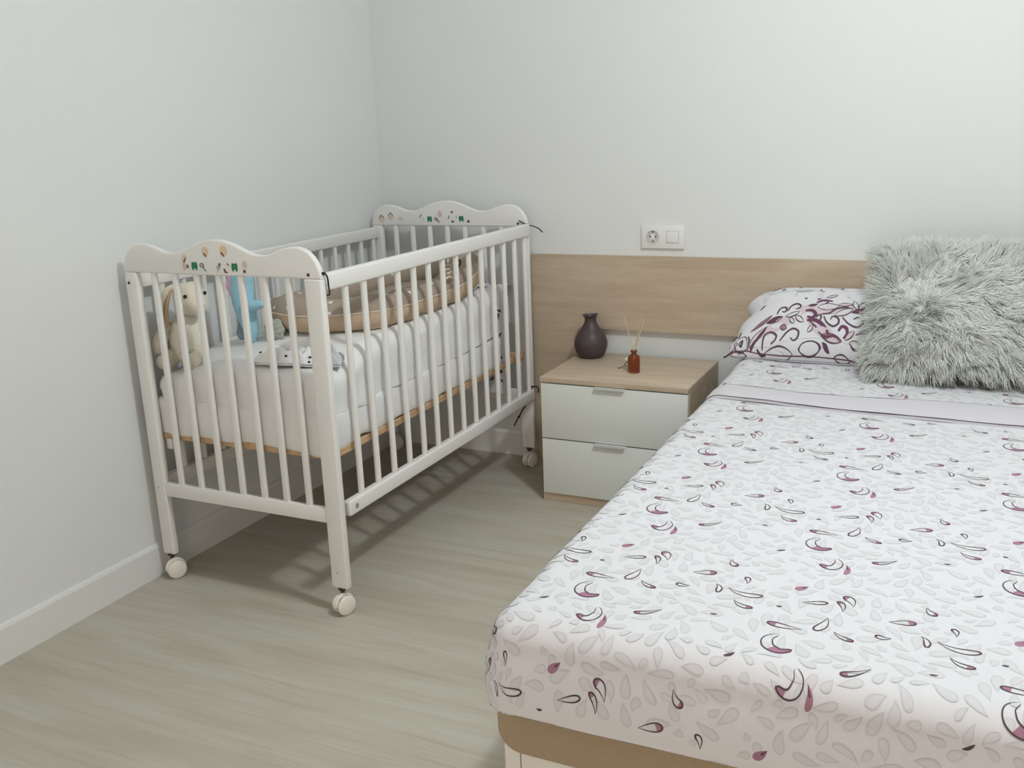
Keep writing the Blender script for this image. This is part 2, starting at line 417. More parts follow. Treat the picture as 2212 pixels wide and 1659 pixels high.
# dried flower lying beside the bottle
fl = thing('dried_flower', 'dried pale flower with curled brown stem lying beside amber bottle', 'dried flower', (1.072, -0.20, NT))
b = MB()
fc = Vector((1.078, -0.215, NT + 0.028))
for k in range(9):
    w = k * 2.4; t = 0.35 + 0.07 * k
    d = Vector((sin(t) * cos(w), sin(t) * sin(w), cos(t)))
    b.ball(fc + d * 0.007, (0.007, 0.007, 0.0035), Vector((0, 0, 1)).rotation_difference(d).to_matrix(), 10, 7, amp=0.2, fr=150)
build('petals', b, M['petal'], fl, ang=180)
b = MB()
b.tube(catmull([fc + Vector((0, 0, -.004)), (1.071, -0.218, NT + 0.017), (1.066, -0.222, NT + 0.008), (1.055, -0.226, NT + 0.0025), (1.046, -0.230, NT + 0.002)], 5), 0.0017, 8)
b.tube(catmull([fc + Vector((.002, 0, -.004)), (1.081, -0.219, NT + 0.014), (1.083, -0.223, NT + 0.003), (1.088, -0.228, NT + 0.002)], 5), 0.0013, 8)
b.tube(catmull([fc + Vector((.002, 0, -.004)), (1.072, -0.222, NT + 0.016), (1.078, -0.226, NT + 0.010)], 5), 0.0013, 8)
build('stem', b, M['stem'], fl)

# ------------------------------------------------------------------ cot
CX0, CX1 = 0.031, 0.683
cr = thing('cot', 'white wooden baby cot on casters against left wall', 'cot', (0.357, -0.72, 0))
NYa, NYb = -1.344, -1.322     # near end, front and back face
FYa, FYb = -0.122, -0.100     # far end
def header_outline(x0, x1):
    half = [(0.000, 0.993), (0.026, 0.991), (0.052, 0.985), (0.075, 0.977), (0.098, 0.967), (0.122, 0.958), (0.145, 0.955), (0.170, 0.957), (0.190, 0.964), (0.212, 0.972),
            (0.235, 0.977), (0.260, 0.978), (0.279, 0.974), (0.294, 0.966), (0.307, 0.953), (0.316, 0.940), (0.322, 0.926), (0.326, 0.908), (0.326, 0.900)]
    c = (x0 + x1) / 2
    r = [(c + a, z) for a, z in half]; l = [(c - a, z) for a, z in half[::-1][:-1]]
    return l + r
def decal(mb, pts, y, m):   # flat sticker shape on a vertical board
    mb.add([(x, y, z) for x, z in pts], [tuple(range(len(pts)))], m)
def blob(cx, cz, rx, rz, n=12, rot=0):
    return [(cx + rx * cos(2 * PI * k / n) * cos(rot) - rz * sin(2 * PI * k / n) * sin(rot), cz + rx * cos(2 * PI * k / n) * sin(rot) + rz * sin(2 * PI * k / n) * cos(rot)) for k in range(n)]
def dungaree(mb, cx, cz, y):
    for dx in (-.006, .006): decal(mb, blob(cx + dx, cz, .0038, .0115, 10), y, 0)
    for dz in (.006, -.002): decal(mb, blob(cx, cz + dz, .009, .0035, 10), y - .0002, 0)
STM = [M['green'], M['tan'], M['stbrown'], M['stblue'], M['stgrey'], M['strose']]
for near in (True, False):
    sh = 0.0 if near else -0.006
    ya, yb = (NYa, NYb) if near else (FYa, FYb)
    b = MB(); b.prism(header_outline(CX0 + sh - .001, CX1 + sh), lambda a, c, d: (a, ya + 0.002 + d, c), 0.018, 0.005, 3)
    hd = build('header_board', b, M['cot'], cr, ang=50)
    # worn nursery stickers: small animals and clothes
    y = ya + 0.0012
    def sticker(name, *parts):
        b = MB()
        for k, (shape, m) in enumerate(parts): decal(b, shape, y - .0002 * k, m)
        build(name, b, STM, hd, smooth=False)
    def dungaree(cx, cz):
        return [(blob(cx + dx, cz, .0038, .0115, 10), 0) for dx in (-.006, .006)] + [(blob(cx, cz + dz, .009, .0035, 10), 0) for dz in (.006, -.002)]
    if near:
        sticker('animal_sticker', (blob(.252, .941, .0065, .013, rot=-.3), 1), (blob(.254, .937, .0022, .010, rot=-.6), 2), (blob(.25, .922, .004, .012), 5))
        sticker('toy_sticker', (blob(.262, .922, .0042, .005), 2))
        sticker('clothes_sticker', *dungaree(.286, .9235)); sticker('clothes_sticker', *dungaree(.419, .9235))
        sticker('toy_sticker', (blob(.311, .926, .0075, .0065), 4), (blob(.311, .926, .0042, .0036), 5), (blob(.319, .916, .0016, .009, rot=.7), 4))
        sticker('animal_sticker', (blob(.327, .962, .0105, .012), 1), (blob(.326, .953, .0025, .007, rot=.7), 2))
        sticker('animal_sticker', (blob(.388, .965, .0115, .014), 1), (blob(.384, .956, .0028, .008, rot=.7), 2))
        sticker('toy_sticker', (blob(.370, .928, .0035, .006, rot=-.3), 2), (blob(.366, .922, .005, .007, rot=-.4), 3), (blob(.363, .915, .003, .006, rot=-.5), 5))
        sticker('toy_sticker', (blob(.386, .914, .003, .006, rot=.3), 2), (blob(.390, .910, .006, .002), 2))
        sticker('toy_sticker', (blob(.398, .930, .002, .005, rot=.5), 2)); sticker('toy_sticker', (blob(.450, .914, .005, .0045), 2))
        sticker('animal_sticker', (blob(.452, .931, .007, .009), 5))
    else:
        for cx, cz in ((.071, .926), (.112, .935)):
            sticker('house_sticker', (blob(cx, cz - .003, .0125, .011), 5), ([(cx - .013, cz + .002), (cx, cz + .015), (cx + .013, cz + .002), (cx + .010, cz + .002), (cx, cz + .011), (cx - .010, cz + .002)], 2))
        sticker('toy_sticker', (blob(.155, .926, .008, .006), 5))
        sticker('animal_sticker', (blob(.243, .937, .002, .009, rot=-.6), 2)); sticker('toy_sticker', (blob(.254, .925, .004, .004), 5))
        sticker('clothes_sticker', *dungaree(.281, .925)); sticker('clothes_sticker', *dungaree(.414, .927))
        sticker('toy_sticker', (blob(.308, .926, .0075, .0065), 4), (blob(.308, .926, .004, .0035), 5), (blob(.318, .918, .0016, .009, rot=.7), 2))
        sticker('animal_sticker', (blob(.325, .944, .009, .012), 5)); sticker('animal_sticker', (blob(.376, .951, .005, .004), 2))
        sticker('toy_sticker', (blob(.362, .932, .002, .008, rot=-.4), 4)); sticker('toy_sticker', (blob(.378, .917, .006, .004), 2))
        sticker('toy_sticker', (blob(.394, .932, .0015, .004), 4)); sticker('toy_sticker', (blob(.443, .918, .0055, .005), 2))
    # legs, screws, casters
    for k, (x0, x1) in enumerate(((CX0 + .0015, CX0 + .0445), (CX1 - .051, CX1))):
        x0 += sh; x1 += sh
        b = MB(); b.box(x0, x1, ya, yb, 0.0745, 0.9005, 0.005, 3); build('leg', b, M['cot'], cr)
        xc = (x0 + x1) / 2; yc = (ya + yb) / 2
        b = MB(); b.lathe([(0, 0), (.006, 0), (.006, .012), (.011, .012), (.011, .02), (0, .02)], (xc, yc, 0.056), 16)
        ca = build('caster', b, M['dark'], cr)
        wd = Vector((0.93, -0.36 if k else -0.55, 0)).normalized()
        AXM = Vector((0, 0, 1)).rotation_difference(wd).to_matrix()
        wc = Vector((xc + (0.004 if k else .010), yc - (.004 if k else .0), 0.0275))
        for sg in (-1, 1):
            b = MB(); b.lathe([(0, -.0055), (.022, -.0055), (.0262, -.003), (.0275, 0), (.0262, .003), (.022, .0055), (0, .0062)], wc + wd * sg * 0.0135, 32, axis=AXM)
            build('wheel', b, M['caster'], ca)
        b = MB()
        hood = []
        for i in range(15):
            w = PI * (0.02 + 0.96 * i / 14)
            hood.append(wc + Vector((-wd.y, wd.x, 0)) * cos(w) * 0.0245 + Vector((0, 0, 1)) * sin(w) * 0.0275)
        b.tube(hood, 0.0062, 8)
        b.ball(wc + Vector((0, 0, .016)), (.009, .009, .014))
        build('hood', b, M['caster'], ca)
        sx, sz = ((x0 + .0145, .872) if k == 0 else (x1 - .036, .911))
        b = MB(); b.lathe([(0, 0), (.0042, 0), (.0042, .0016), (0, .002)], (sx, ya + .0005 if sz < .9 else ya + .0025, sz), 14, axis=AX); build('screw_cap', b, M['dark'], cr)
        b = MB(); b.lathe([(0, 0), (.0026, 0), (.0026, .001), (0, .0012)], (xc - .004, ya + .0004, .119 if k else .282), 12, axis=AX)
        build('screw_cap', b, mat('screw_grey', (.45, .44, .42), .5), cr)
    b = MB(); b.box(CX0 + sh + .044, CX1 + sh - .050, ya + .002, yb - .002, 0.2565, 0.2985, 0.004, 2); build('end_rail', b, M['cot'], cr)
    b = MB(); x = 0.132 + sh; b.box(x - .0095, x + .0095, ya + .0045, ya + .0175, 0.293, 0.904, 0.005, 3)
    bar0 = build('bar', b, M['cot'], cr)
    for i in range(1, 7): dup(bar0, (i * 0.0742, 0, 0), cr)

# drop side towards the room (rails run along the cot), wall side behind
def railbox(mb, xa, xb, ya, yb, z0, z1, skew=0.0):
    mb.box(xa, xb, ya, yb, z0, z1, 0.0055, 3)
    for v in mb.v: v.x += skew * (v.y - ya) / (yb - ya)
SK = 0.007
b = MB(); railbox(b, .6585, .683, -1.315, -.1245, .868, .911, SK); build('top_rail', b, M['cot'], cr)
b = MB(); railbox(b, .6585, .683, -1.302, -.1245, .266, .308, SK); br_ = build('bottom_rail', b, M['cot'], cr)
b = MB(); b.lathe([(0, 0), (.0075, 0), (.0075, .0012), (.005, .0016), (.0045, .0006), (0, .0006)], (.683, -1.272, .287), 18, axis=Matrix.Rotation(PI / 2, 3, 'Y'))
build('bolt_hole', b, mat("bolt_grey", (.35, .34, .33), .5), br_)
b = MB(); b.tube([(.6705, -1.229, .302), (.6705, -1.229, .875)], 0.0088, 14); bar0 = build('bar', b, M['cot'], cr)
for i in range(1, 14): dup(bar0, (SK * i * .083 / 1.19, i * 0.0829, 0), cr)
b = MB(); b.box(.033, .057, -1.3215, -.1225, .853, .895, .0055, 3); build('top_rail', b, M['cot'], cr)
b = MB(); b.box(.033, .057, -1.3215, -.1225, .266, .308, .0055, 3); build('bottom_rail', b, M['cot'], cr)
b = MB(); b.tube([(.045, -1.229, .302), (.045, -1.229, .86)], 0.0088, 14); bar0 = build('bar', b, M['cot'], cr)
for i in range(1, 14): dup(bar0, (0, i * 0.0829, 0), cr)
# slatted base
b = MB()
for (xa, xb, ya_, yb_) in ((.06, .10, -1.318, -.128), (.612, .652, -1.318, -.128), (.10, .612, -1.318, -1.28), (.10, .612, -.166, -.128)):
    b.box(xa, xb, ya_, yb_, .424, .444, .002, 1)
for k in range(9): b.box(.10, .612, -1.24 + k * .125, -1.17 + k * .125, .432, .442, .0015, 1)
build('slatted_base', b, M['slat'], cr)
for x, y in ((.085, -1.312), (.63, -1.312), (.085, -.14), (.63, -.14)):
    b = MB(); b.box(x - .011, x + .011, y - .004, y + .014, .392, .424, .003, 2); build('base_bracket', b, M['plastic'], cr)
# black cable ties that hold the loose side
def tie(path, r=0.0017):
    b = MB(); b.tube(catmull(path, 6), r, 8); h = Vector(path[1]); b.box(h.x - .004, h.x + .004, h.y - .004, h.y + .004, h.z - .0035, h.z + .0035, .001, 1)
    build('cable_tie', b, M['black'], cr)
tie([(.668, -1.322, .905), (.684, -1.330, .914), (.690, -1.325, .905), (.6895, -1.3215, .880), (.6885, -1.319, .862), (.680, -1.317, .858)], .0021)
b = MB(); b.box(.662, .682, -1.322, -1.314, .885, .915, .002, 1); build('rail_stop', b, M['plastic'], cr)
tie([(.648, -.126, .922), (.676, -.122, .908), (.695, -.112, .902), (.712, -.100, .892), (.722, -.090, .878)], .0019)
tie([(.655, -.126, .312), (.676, -.126, .316), (.698, -.126, .318), (.703, -.124, .308), (.70, -.122, .295)], .0024)
tie([(.600, -.128, .158), (.620, -.127, .195), (.642, -.126, .232), (.650, -.1255, .240)], .0024)

# cot mattress in its sheet
def nz(p, f, a): return a * noise.noise(Vector(p) * f)
def ripple_box(x0, x1, y0, y1, z0, z1, r, amp, fr, n=(36, 60, 8), low=None):
    b = bmesh.new(); bmesh.ops.create_cube(b, size=1)
    mb = MB()
    def pt(p):   # p in unit cube surface -> rounded box
        c = Vector((lerp(x0 + r, x1 - r, p.x), lerp(y0 + r, y1 - r, p.y), lerp(z0 + r, z1 - r, p.z)))
        e = Vector((p.x * 2 - 1, p.y * 2 - 1, p.z * 2 - 1))
        d = Vector([(1 if abs(q) > .9999 else 0) * (1 if q > 0 else -1) for q in e])
        full = Vector((lerp(x0, x1, p.x), lerp(y0, y1, p.y), lerp(z0, z1, p.z)))
        inner = Vector((min(max(full.x, x0 + r), x1 - r), min(max(full.y, y0 + r), y1 - r), min(max(full.z, z0 + r), z1 - r)))
        dd = full - inner
        q = inner + (dd.normalized() * r if dd.length > 1e-9 else dd)
        nn = dd.normalized() if dd.length > 1e-9 else Vector()
        q += nn * amp * noise.noise(q * fr)
        if low and p.z < .2: q.z += low * noise.noise(Vector((q.x * 14, q.y * 14, 3)))
        return q
    b.free()
    nx, ny, nzz = n
    for (ax, val) in ((0, 0), (0, 1), (1, 0), (1, 1), (2, 0), (2, 1)):
        dims = [a for a in (0, 1, 2) if a != ax]
        us = lin(0, 1, n[dims[0]] + 1); vs = lin(0, 1, n[dims[1]] + 1)
        # denser near the rims
        us = [u - 0.12 * sin(2 * PI * u) for u in us]; vs = [u - 0.12 * sin(2 * PI * u) for u in vs]
        def fn(u, v):
            p = Vector((0, 0, 0)); p[ax] = val; p[dims[0]] = u; p[dims[1]] = v; return pt(p)
        mb.grid(fn, us, vs)
    return mb
b = ripple_box(.058, .6525, -1.3205, -.312, .4445, .545, .014, .006, 9, low=.006)
for v in b.v:
    if v.z < .49:
        k = sstep((.49 - v.z) / .05); w_ = noise.noise(Vector((v.x * 9, v.y * 9, 5)))
        if v.y < -1.30: v.z -= k * (.011 + .012 * w_)
        elif v.x > .63: v.z -= k * (.002 + .010 * w_)
tag(build('cot_mattress', b, M['mattress'], ang=180, weld=True, recalc=True), 'white sheeted cot mattress on the orange slatted base', 'mattress')

def qh(x, y): return .612 + .047 * sstep((x - .05) / .32) + .043 * sstep((y + 1.29) / .27) + .012 * sstep((y + .7) / .4)
class Drape:
    """cloth over a rounded block: (u,v) are metres measured along the cloth"""
    def __init__(s, x0, x1, y0, y1, r, top, bottom, flare=.0, amp=.0, fr=8, wav=0.0):
        s.__dict__.update(locals())
    def base(s, u, v, off=0.0):
        ix, iy = min(max(u, s.x0 + s.r), s.x1 - s.r), min(max(v, s.y0 + s.r), s.y1 - s.r)
        dx, dy = u - ix, v - iy; L = math.hypot(dx, dy)
        top = s.top(ix, iy) if callable(s.top) else s.top
        r = s.r + off
        if L < 1e-9: return Vector((ix, iy, top + off))
        ux, uy = dx / L, dy / L
        q = s.r * PI / 2
        bot = s.bottom + s.wav * noise.noise(Vector((ix * 5 + ux * .5, iy * 5 + uy * .5, 7)))
        hang = max(0.0, top - s.r - bot)
        L = min(L, q + hang)
        if L <= q:
            a = L / s.r; o = r * sin(a); z = top - s.r + r * cos(a)
        else:
            h = L - q; o = r + s.flare * sin(min(1, h / max(hang, 1e-6)) * PI * .75) ; z = top - s.r - h
        return Vector((ix + ux * o, iy + uy * o, z))
    def n(s, u, v):
        e = 2e-3
        a = s.base(u + e, v) - s.base(u - e, v); b_ = s.base(u, v + e) - s.base(u, v - e)
        c = a.cross(b_)
        return c.normalized() if c.length > 1e-12 else Vector((0, 0, 1))
    def __call__(s, u, v, off=0.0):
        p = s.base(u, v, off)
        if s.amp:
            q = Vector((u, v, 0)); w = s.amp * (noise.noise(q * s.fr) + .5 * noise.noise(q * s.fr * 2.3))
            p = p + s.n(u, v) * w
        return p
Q = Drape(.060, .657, -1.3215, -.325, .040, qh, .530, -.0055, .0060, 9, .014)
b = MB(); b.grid(lambda u, v: Q(u, v), lin(-.08, .80, 62), lin(-1.47, -.18, 96))
quilt = tag(build('baby_quilt', b, M['sheet'], ang=180, weld=True), 'thick white quilt covering the cot mattress', 'quilt')

# printed cloth standing at the far end of the cot
def place_decals(mb, S, items, mm, off=0.0008):
    for it in items: it(mb, S, mm, off)
def strip(mb, S, pts, wid, m, off):
    """stroke along 2D points (cloth metres), width profile wid(t)"""
    k = len(pts); vs = []; fs = []
    for i, p in enumerate(pts):
        a = pts[max(0, i - 1)]; c = pts[min(k - 1, i + 1)]
        t = Vector((c[0] - a[0], c[1] - a[1])); t = t.normalized() if t.length > 1e-9 else Vector((1, 0))
        n = Vector((-t.y, t.x)); w = wid(i / (k - 1)) / 2
        vs.append(S(p[0] + n.x * w, p[1] + n.y * w, off)); vs.append(S(p[0] - n.x * w, p[1] - n.y * w, off))
    for i in range(k - 1): fs.append((2 * i + 1, 2 * i + 3, 2 * i + 2, 2 * i))
    mb.add(vs, fs, m)
def bez(T, Mp, H, n):
    if isinstance(Mp, list):
        P = catmull([(q[0], q[1], 0) for q in [T] + Mp + [H]], 8)
        return [(P[round(i * (len(P) - 1) / (n - 1))].x, P[round(i * (len(P) - 1) / (n - 1))].y) for i in range(n)]
    return [((1 - t) ** 2 * T[0] + 2 * t * (1 - t) * Mp[0] + t * t * H[0], (1 - t) ** 2 * T[1] + 2 * t * (1 - t) * Mp[1] + t * t * H[1]) for t in lin(0, 1, n)]
def drop_ts(Mp, n): return lin(0, 1, n) if isinstance(Mp, list) else [1 - (1 - i / (n - 1)) ** 2 for i in range(n)]
def drop_sides(T, Mp, H, W, n=15):
    ts = drop_ts(Mp, n); l = []; r = []
    C = bez(T, Mp, H, n) if isinstance(Mp, list) else [((1 - t) ** 2 * T[0] + 2 * t * (1 - t) * Mp[0] + t * t * H[0], (1 - t) ** 2 * T[1] + 2 * t * (1 - t) * Mp[1] + t * t * H[1]) for t in ts]
    for i, p in enumerate(C):
        t = ts[i]
        a = C[max(0, i - 1)]; c = C[min(n - 1, i + 1)]
        d = Vector((c[0] - a[0], c[1] - a[1])); d = d.normalized() if d.length > 1e-9 else Vector((1, 0)); nn = Vector((-d.y, d.x))
        w = W * .5 * sin(PI * (.02 + .96 * t)) ** .6 * (1.15 - .3 * t) if isinstance(Mp, list) else W * 1.45 * (t ** 1.15) * math.sqrt(max(0, 1 - t)) * 0.95
        l.append((p[0] + nn.x * w, p[1] + nn.y * w)); r.append((p[0] - nn.x * w, p[1] - nn.y * w))
    return l, r
def drop(mb, S, T, Mp, H, W, m, off, t0=0.0, n=15):
    l, r = drop_sides(T, Mp, H, W, n)
    k0 = min(n - 2, next(i for i, t in enumerate(drop_ts(Mp, n)) if t >= t0 - 1e-6)); vs = []; fs = []
    for a, c in zip(l[k0:], r[k0:]): vs += [S(a[0], a[1], off), S((a[0] + c[0]) / 2, (a[1] + c[1]) / 2, off), S(c[0], c[1], off)]
    for i in range(n - 1 - k0):
        q = 3 * i; fs += [(q + 1, q + 4, q + 3, q), (q + 2, q + 5, q + 4, q + 1)]
    mb.add(vs, fs, m)
def outline(mb, S, T, Mp, H, W, lw, m, off, n=15):
    l, r = drop_sides(T, Mp, H, W, n)
    strip(mb, S, l + r[::-1][1:], lambda t: lw * (0.15 + 0.85 * sin(PI * min(1, max(0, t))) ** .7), m, off)

MOTIFS = [('c', 1.895, -1.921, [(1.884, -1.934), (1.8845, -1.951), (1.893, -1.962), (1.906, -1.966)], .55, 1.921, -1.958, 0.0165), ('h', 1.925, -1.895, 1.898, -1.895, 1.874, -1.889, 0.013), ('c', 1.934, -1.998, [(1.940, -2.014), (1.937, -2.030), (1.930, -2.037), (1.921, -2.036)], .74, 1.912, -2.029, 0.0160), ('f', 1.952, -2.016, 1.962, -2.035, 1.954, -2.055, 0.010), ('o', 1.955, -1.845, 1.956, -1.872, 1.942, -1.889, 0.015), ('h', 1.969, -1.885, 1.979, -1.901, 1.998, -1.902, 0.009), ('o', 2.048, -1.873, 2.036, -1.881, 2.027, -1.872, 0.010), ('h', 2.04, -1.823, 2.058, -1.819, 2.077, -1.812, 0.015), ('o', 2.086, -1.851, 2.098, -1.858, 2.095, -1.88, 0.009), ('o', 2.108, -1.858, 2.134, -1.883, 2.165, -1.868, 0.014), ('h', 2.126, -1.897, 2.137, -1.918, 2.158, -1.914, 0.010), ('d', 1.885, -1.831, 1.881, -1.834, 1.876, -1.832, 0.006), ('f', 1.913, -1.75, 1.906, -1.758, 1.894, -1.767, 0.014), ('o', 1.911, -1.808, 1.93, -1.804, 1.948, -1.796, 0.011), ('h', 1.973, -1.817, 1.975, -1.794, 1.963, -1.785, 0.009), ('h', 1.987, -1.795, 1.983, -1.765, 1.969, -1.769, 0.016), ('h', 2.029, -1.969, 2.011, -1.992, 1.992, -1.992, 0.009), ('d', 2.113, -1.952, 2.107, -1.955, 2.102, -1.953, 0.006), ('h', 2.09, -1.753, 2.093, -1.774, 2.105, -1.773, 0.012), ('o', 2.133, -1.834, 2.135, -1.813, 2.126, -1.814, 0.009), ('d', 1.833, -2.0, 1.841, -1.999, 1.847, -1.991, 0.006)]
LA, LB = (0.315, -0.06), (0.006, 0.37)
# pale grey leaf sprays inside one repeat of the print
lr = random.Random(11)
LEAVES = []     # (base point in the repeat, heading, length, width, bend)
_pts = []
def _wrap(dx, dy):
    best = None
    for i in (-1, 0, 1):
        for j in (-1, 0, 1):
            q = (dx + LA[0] * i + LB[0] * j, dy + LA[1] * i + LB[1] * j)
            d = math.hypot(*q)
            if best is None or d < best: best = d
    return best
def _try(bx, by, a, ln, wd, bend):
    H = (bx + cos(a + bend) * ln, by + sin(a + bend) * ln); Mp = (bx + cos(a) * ln * .5, by + sin(a) * ln * .5)
    mine = [(p[0], p[1], wd * k) for p, k in zip(bez((bx, by), Mp, H, 5)[1:], (.30, .46, .52, .36))]
    for x, y, r in mine:
        for X, Y, R_ in _pts:
            if _wrap(x - X, y - Y) < r + R_ + .0012: return
    _pts.extend(mine); LEAVES.append((bx, by, a, ln, wd, bend))
for k in range(40):      # sprays: leaves fanned out in pairs along a curved stem
    sx, sy = lr.uniform(0, LA[0]), lr.uniform(0, LB[1]); a = lr.uniform(0, 2 * PI); cv = lr.uniform(-.5, .5)
    for q in range(4):
        for sd in (-1, 1):
            _try(sx + cos(a + sd * .9) * .006, sy + sin(a + sd * .9) * .006, a + sd * lr.uniform(.6, .95), lr.uniform(.030, .046), lr.uniform(.0125, .019), -sd * lr.uniform(.1, .45))
        sx += cos(a) * .024; sy += sin(a) * .024; a += cv
    _try(sx, sy, a, .040, .017, .1)
for k in range(900):
    _try(lr.uniform(0, LA[0]), lr.uniform(0, LB[1]), lr.uniform(0, 2 * PI), lr.uniform(.014, .034), lr.uniform(.009, .016), lr.uniform(-.5, .5))
def print_cloth(mb, S, inside, mleafe, mleafi, mink, mplum, o0=.0002):
    for i in range(-6, 7):
        for j in range(-7, 8):
            ox, oy = 1.585 + LA[0] * i + LB[0] * j, -1.52 + LA[1] * i + LB[1] * j
            if not (inside(ox, oy, .25)): continue
            for (bx, by, a, ln, wd, bend) in LEAVES:
                T = (ox + bx, oy + by); H = (T[0] + cos(a + bend) * ln, T[1] + sin(a + bend) * ln)
                Mp = (T[0] + cos(a) * ln * .5, T[1] + sin(a) * ln * .5)
                if not (inside(*T, 0) and inside(*H, 0) and inside(*Mp, 0)): continue
                drop(mb, S, T, Mp, H, wd, mleafe, o0, n=10)
                T2 = (lerp(T[0], H[0], .14), lerp(T[1], H[1], .14)); H2 = (lerp(T[0], H[0], .93), lerp(T[1], H[1], .93))
                Mp = (Mp[0] + .5 * (T2[0] - T[0] + H2[0] - H[0]), Mp[1] + .5 * (T2[1] - T[1] + H2[1] - H[1]))
                drop(mb, S, T2, Mp, H2, wd * .74, mleafi, o0 + .00012, n=10)
            dx, dy = ox - 1.9 , oy + 1.95 + 0.06 - .06
            for (k, tx, ty, mx, my, hx, hy, w) in MOTIFS:
                T = (tx + dx, ty + dy); H = (hx + dx, hy + dy)
                Mp = [(q[0] + dx, q[1] + dy) for q in mx] if k == 'c' else (mx + dx, my + dy)
                if not (inside(*T, 0) and inside(*H, 0)): continue
                o = o0 + .0002
                if k == 'f':
                    drop(mb, S, T, Mp, H, w * .95, mplum, o); drop(mb, S, T, bez(T, Mp, H, 3)[1], bez(T, Mp, H, 5)[2], w * .25, mink, o + .0001)
                elif k == 'd':
                    strip(mb, S, bez(T, Mp, H, 6), lambda t: w * .8 * sin(PI * (.08 + .84 * t)), mink, o)
                else:
                    if k == 'c': drop(mb, S, T, Mp, H, w, mplum, o, t0=my, n=22); outline(mb, S, T, Mp, H, w, .0030, mink, o + .0001, n=22); continue
                    if k == 'h': drop(mb, S, T, Mp, H, w * .95, mplum, o, t0=.68)
                    outline(mb, S, T, Mp, H, w * .95, .0030, mink, o + .0001)

cs = thing('printed_cloth', 'white cloth with dark plum print hanging at far end of cot', 'cloth', (0.36, -.24, .445))
class Hang:
    def __call__(s, u, v, off=0.0):     # u along x, v height-like: folded over the top edge
        zt = .712 + .008 * noise.noise(Vector((u * 9, 0, 2)))
        y0 = -.240 + .008 * sin(u * 38) + nz((u, v, 0), 10, .006)
        hw = .050
        L = v
        if L < .30: return Vector((u, y0 - hw - off, zt - hw - (.30 - L)))
        if L < .30 + PI * hw:
            a = (L - .30) / hw; return Vector((u, y0 - (hw + off) * cos(a), zt - hw + (hw + off) * sin(a)))
        return Vector((u, y0 + hw * .8 + off, zt - hw - (L - .30 - PI * hw)))
H_ = Hang()
b = MB(); b.grid(lambda u, v: H_(u, v), lin(.075, .655, 60), lin(-.03, .55, 48))
for k in range(300):
    u, v, a, ln = rnd.uniform(.30, .64), rnd.uniform(0, .46), rnd.uniform(0, 2 * PI), rnd.uniform(.010, .026)
    T = (u, v); Hh = (u + cos(a) * ln, v + sin(a) * ln); Mp = (u + cos(a + .6) * ln * .6, v + sin(a + .6) * ln * .6)
    if not (.08 < Hh[0] < .65): continue
    drop(b, H_, T, Mp, Hh, rnd.uniform(.005, .010), 1 if k % 3 else 2, .001)
build('folded_cloth', b, [M['cover'], M['ink'], M['plum']], cs, ang=180)

# baby nest
nest = thing('baby_nest', 'taupe and beige padded baby nest with white stars lying in cot', 'baby nest', (.418, -.70, .70))
NCX, NCY0, NCY1, NR = .418, -.885, -.49, .180
def nest_pt(t):   # centre line of the tube rim
    per = 2 * PI * NR; st = NCY1 - NCY0; tot = per + 2 * st; s_ = (t % 1) * tot
    if s_ < st: p = (NCX + NR, NCY0 + s_); 
    elif s_ < st + per / 2:
        a = (s_ - st) / NR; p = (NCX + NR * cos(a), NCY1 + NR * sin(a))
    elif s_ < 2 * st + per / 2: p = (NCX - NR, NCY1 - (s_ - st - per / 2))
    else:
        a = PI + (s_ - 2 * st - per / 2) / NR; p = (NCX + NR * cos(a), NCY0 + NR * sin(a))
    lift = .030 * sstep((p[1] + .62) / .28) * sstep((p[0] - .2) / .35)
    return Vector((p[0], p[1], qh(p[0], p[1]) + .046 + lift)), lift
def nest_surf(t, a, off=0.0, mul=1.0):
    c, lift = nest_pt(t); e = 1e-3
    d = (nest_pt(t + e)[0] - nest_pt(t - e)[0]).normalized(); out = Vector((d.y, -d.x, 0)).normalized()
    puff = 1 + .045 * sin(t * 2 * PI * 13) * abs(sin(t * 2 * PI * 13)) + .09 * noise.noise(c * 12)
    rx, rz = (.052 + off) * puff * mul, (.0475 + lift * .5 + off) * puff * mul
    return c + out * rx * cos(a) + Vector((0, 0, 1)) * rz * sin(a)
NTt = 120
def ring(a0, a1, na):
    b = MB(); b.grid(lambda t, a: nest_surf(t, a), lin(0, 1, NTt + 1), lin(a0, a1, na)); return b
rimb = ring(math.radians(12), math.radians(270), 18)
tag(build('side_band', ring(math.radians(-90), math.radians(12), 9), M['beige'], nest, ang=180, weld=True, recalc=True), 'beige outer band')
b = MB(); b.tube([nest_surf(t, math.radians(12), .001) for t in lin(0, 1, NTt + 1)[:-1]], .0022, 6, True); build('edge_line', b, M['cream'], nest, ang=180)  # cream piping along the seam of the band
b = MB()
b.grid(lambda u, v: Vector((NCX + u * NR, lerp(NCY0 - NR * math.sqrt(max(0, 1 - u * u)) , NCY1 + NR * math.sqrt(max(0, 1 - u * u)), v), qh(NCX + u * NR, lerp(NCY0, NCY1, v)) + .03)), lin(-1, 1, 20), lin(0, 1, 30))
build('base_pad', b, M['taupe'], nest, ang=180)
b = rimb
sr = random.Random(5)
for k in range(85):
    t = sr.random(); a = math.radians(sr.uniform(20, 165)); r0 = sr.uniform(.0075, .011); rot = sr.uniform(0, 6)
    P = []
    for q in range(10):
        w = rot + q * PI / 5; rr = r0 * (1 if q % 2 == 0 else .42)
        P.append(nest_surf(t + rr * cos(w) / 1.93, a + rr * sin(w) / .05, .0012))
    c = nest_surf(t, a, .0012)
    b.add(P + [c], [((q + 1) % 10, q, 10) for q in range(10)], 1)
build('rim', b, [M['taupe'], M['star']], nest, ang=180)
b = MB()
k0 = Vector((.636, -.566, .830))
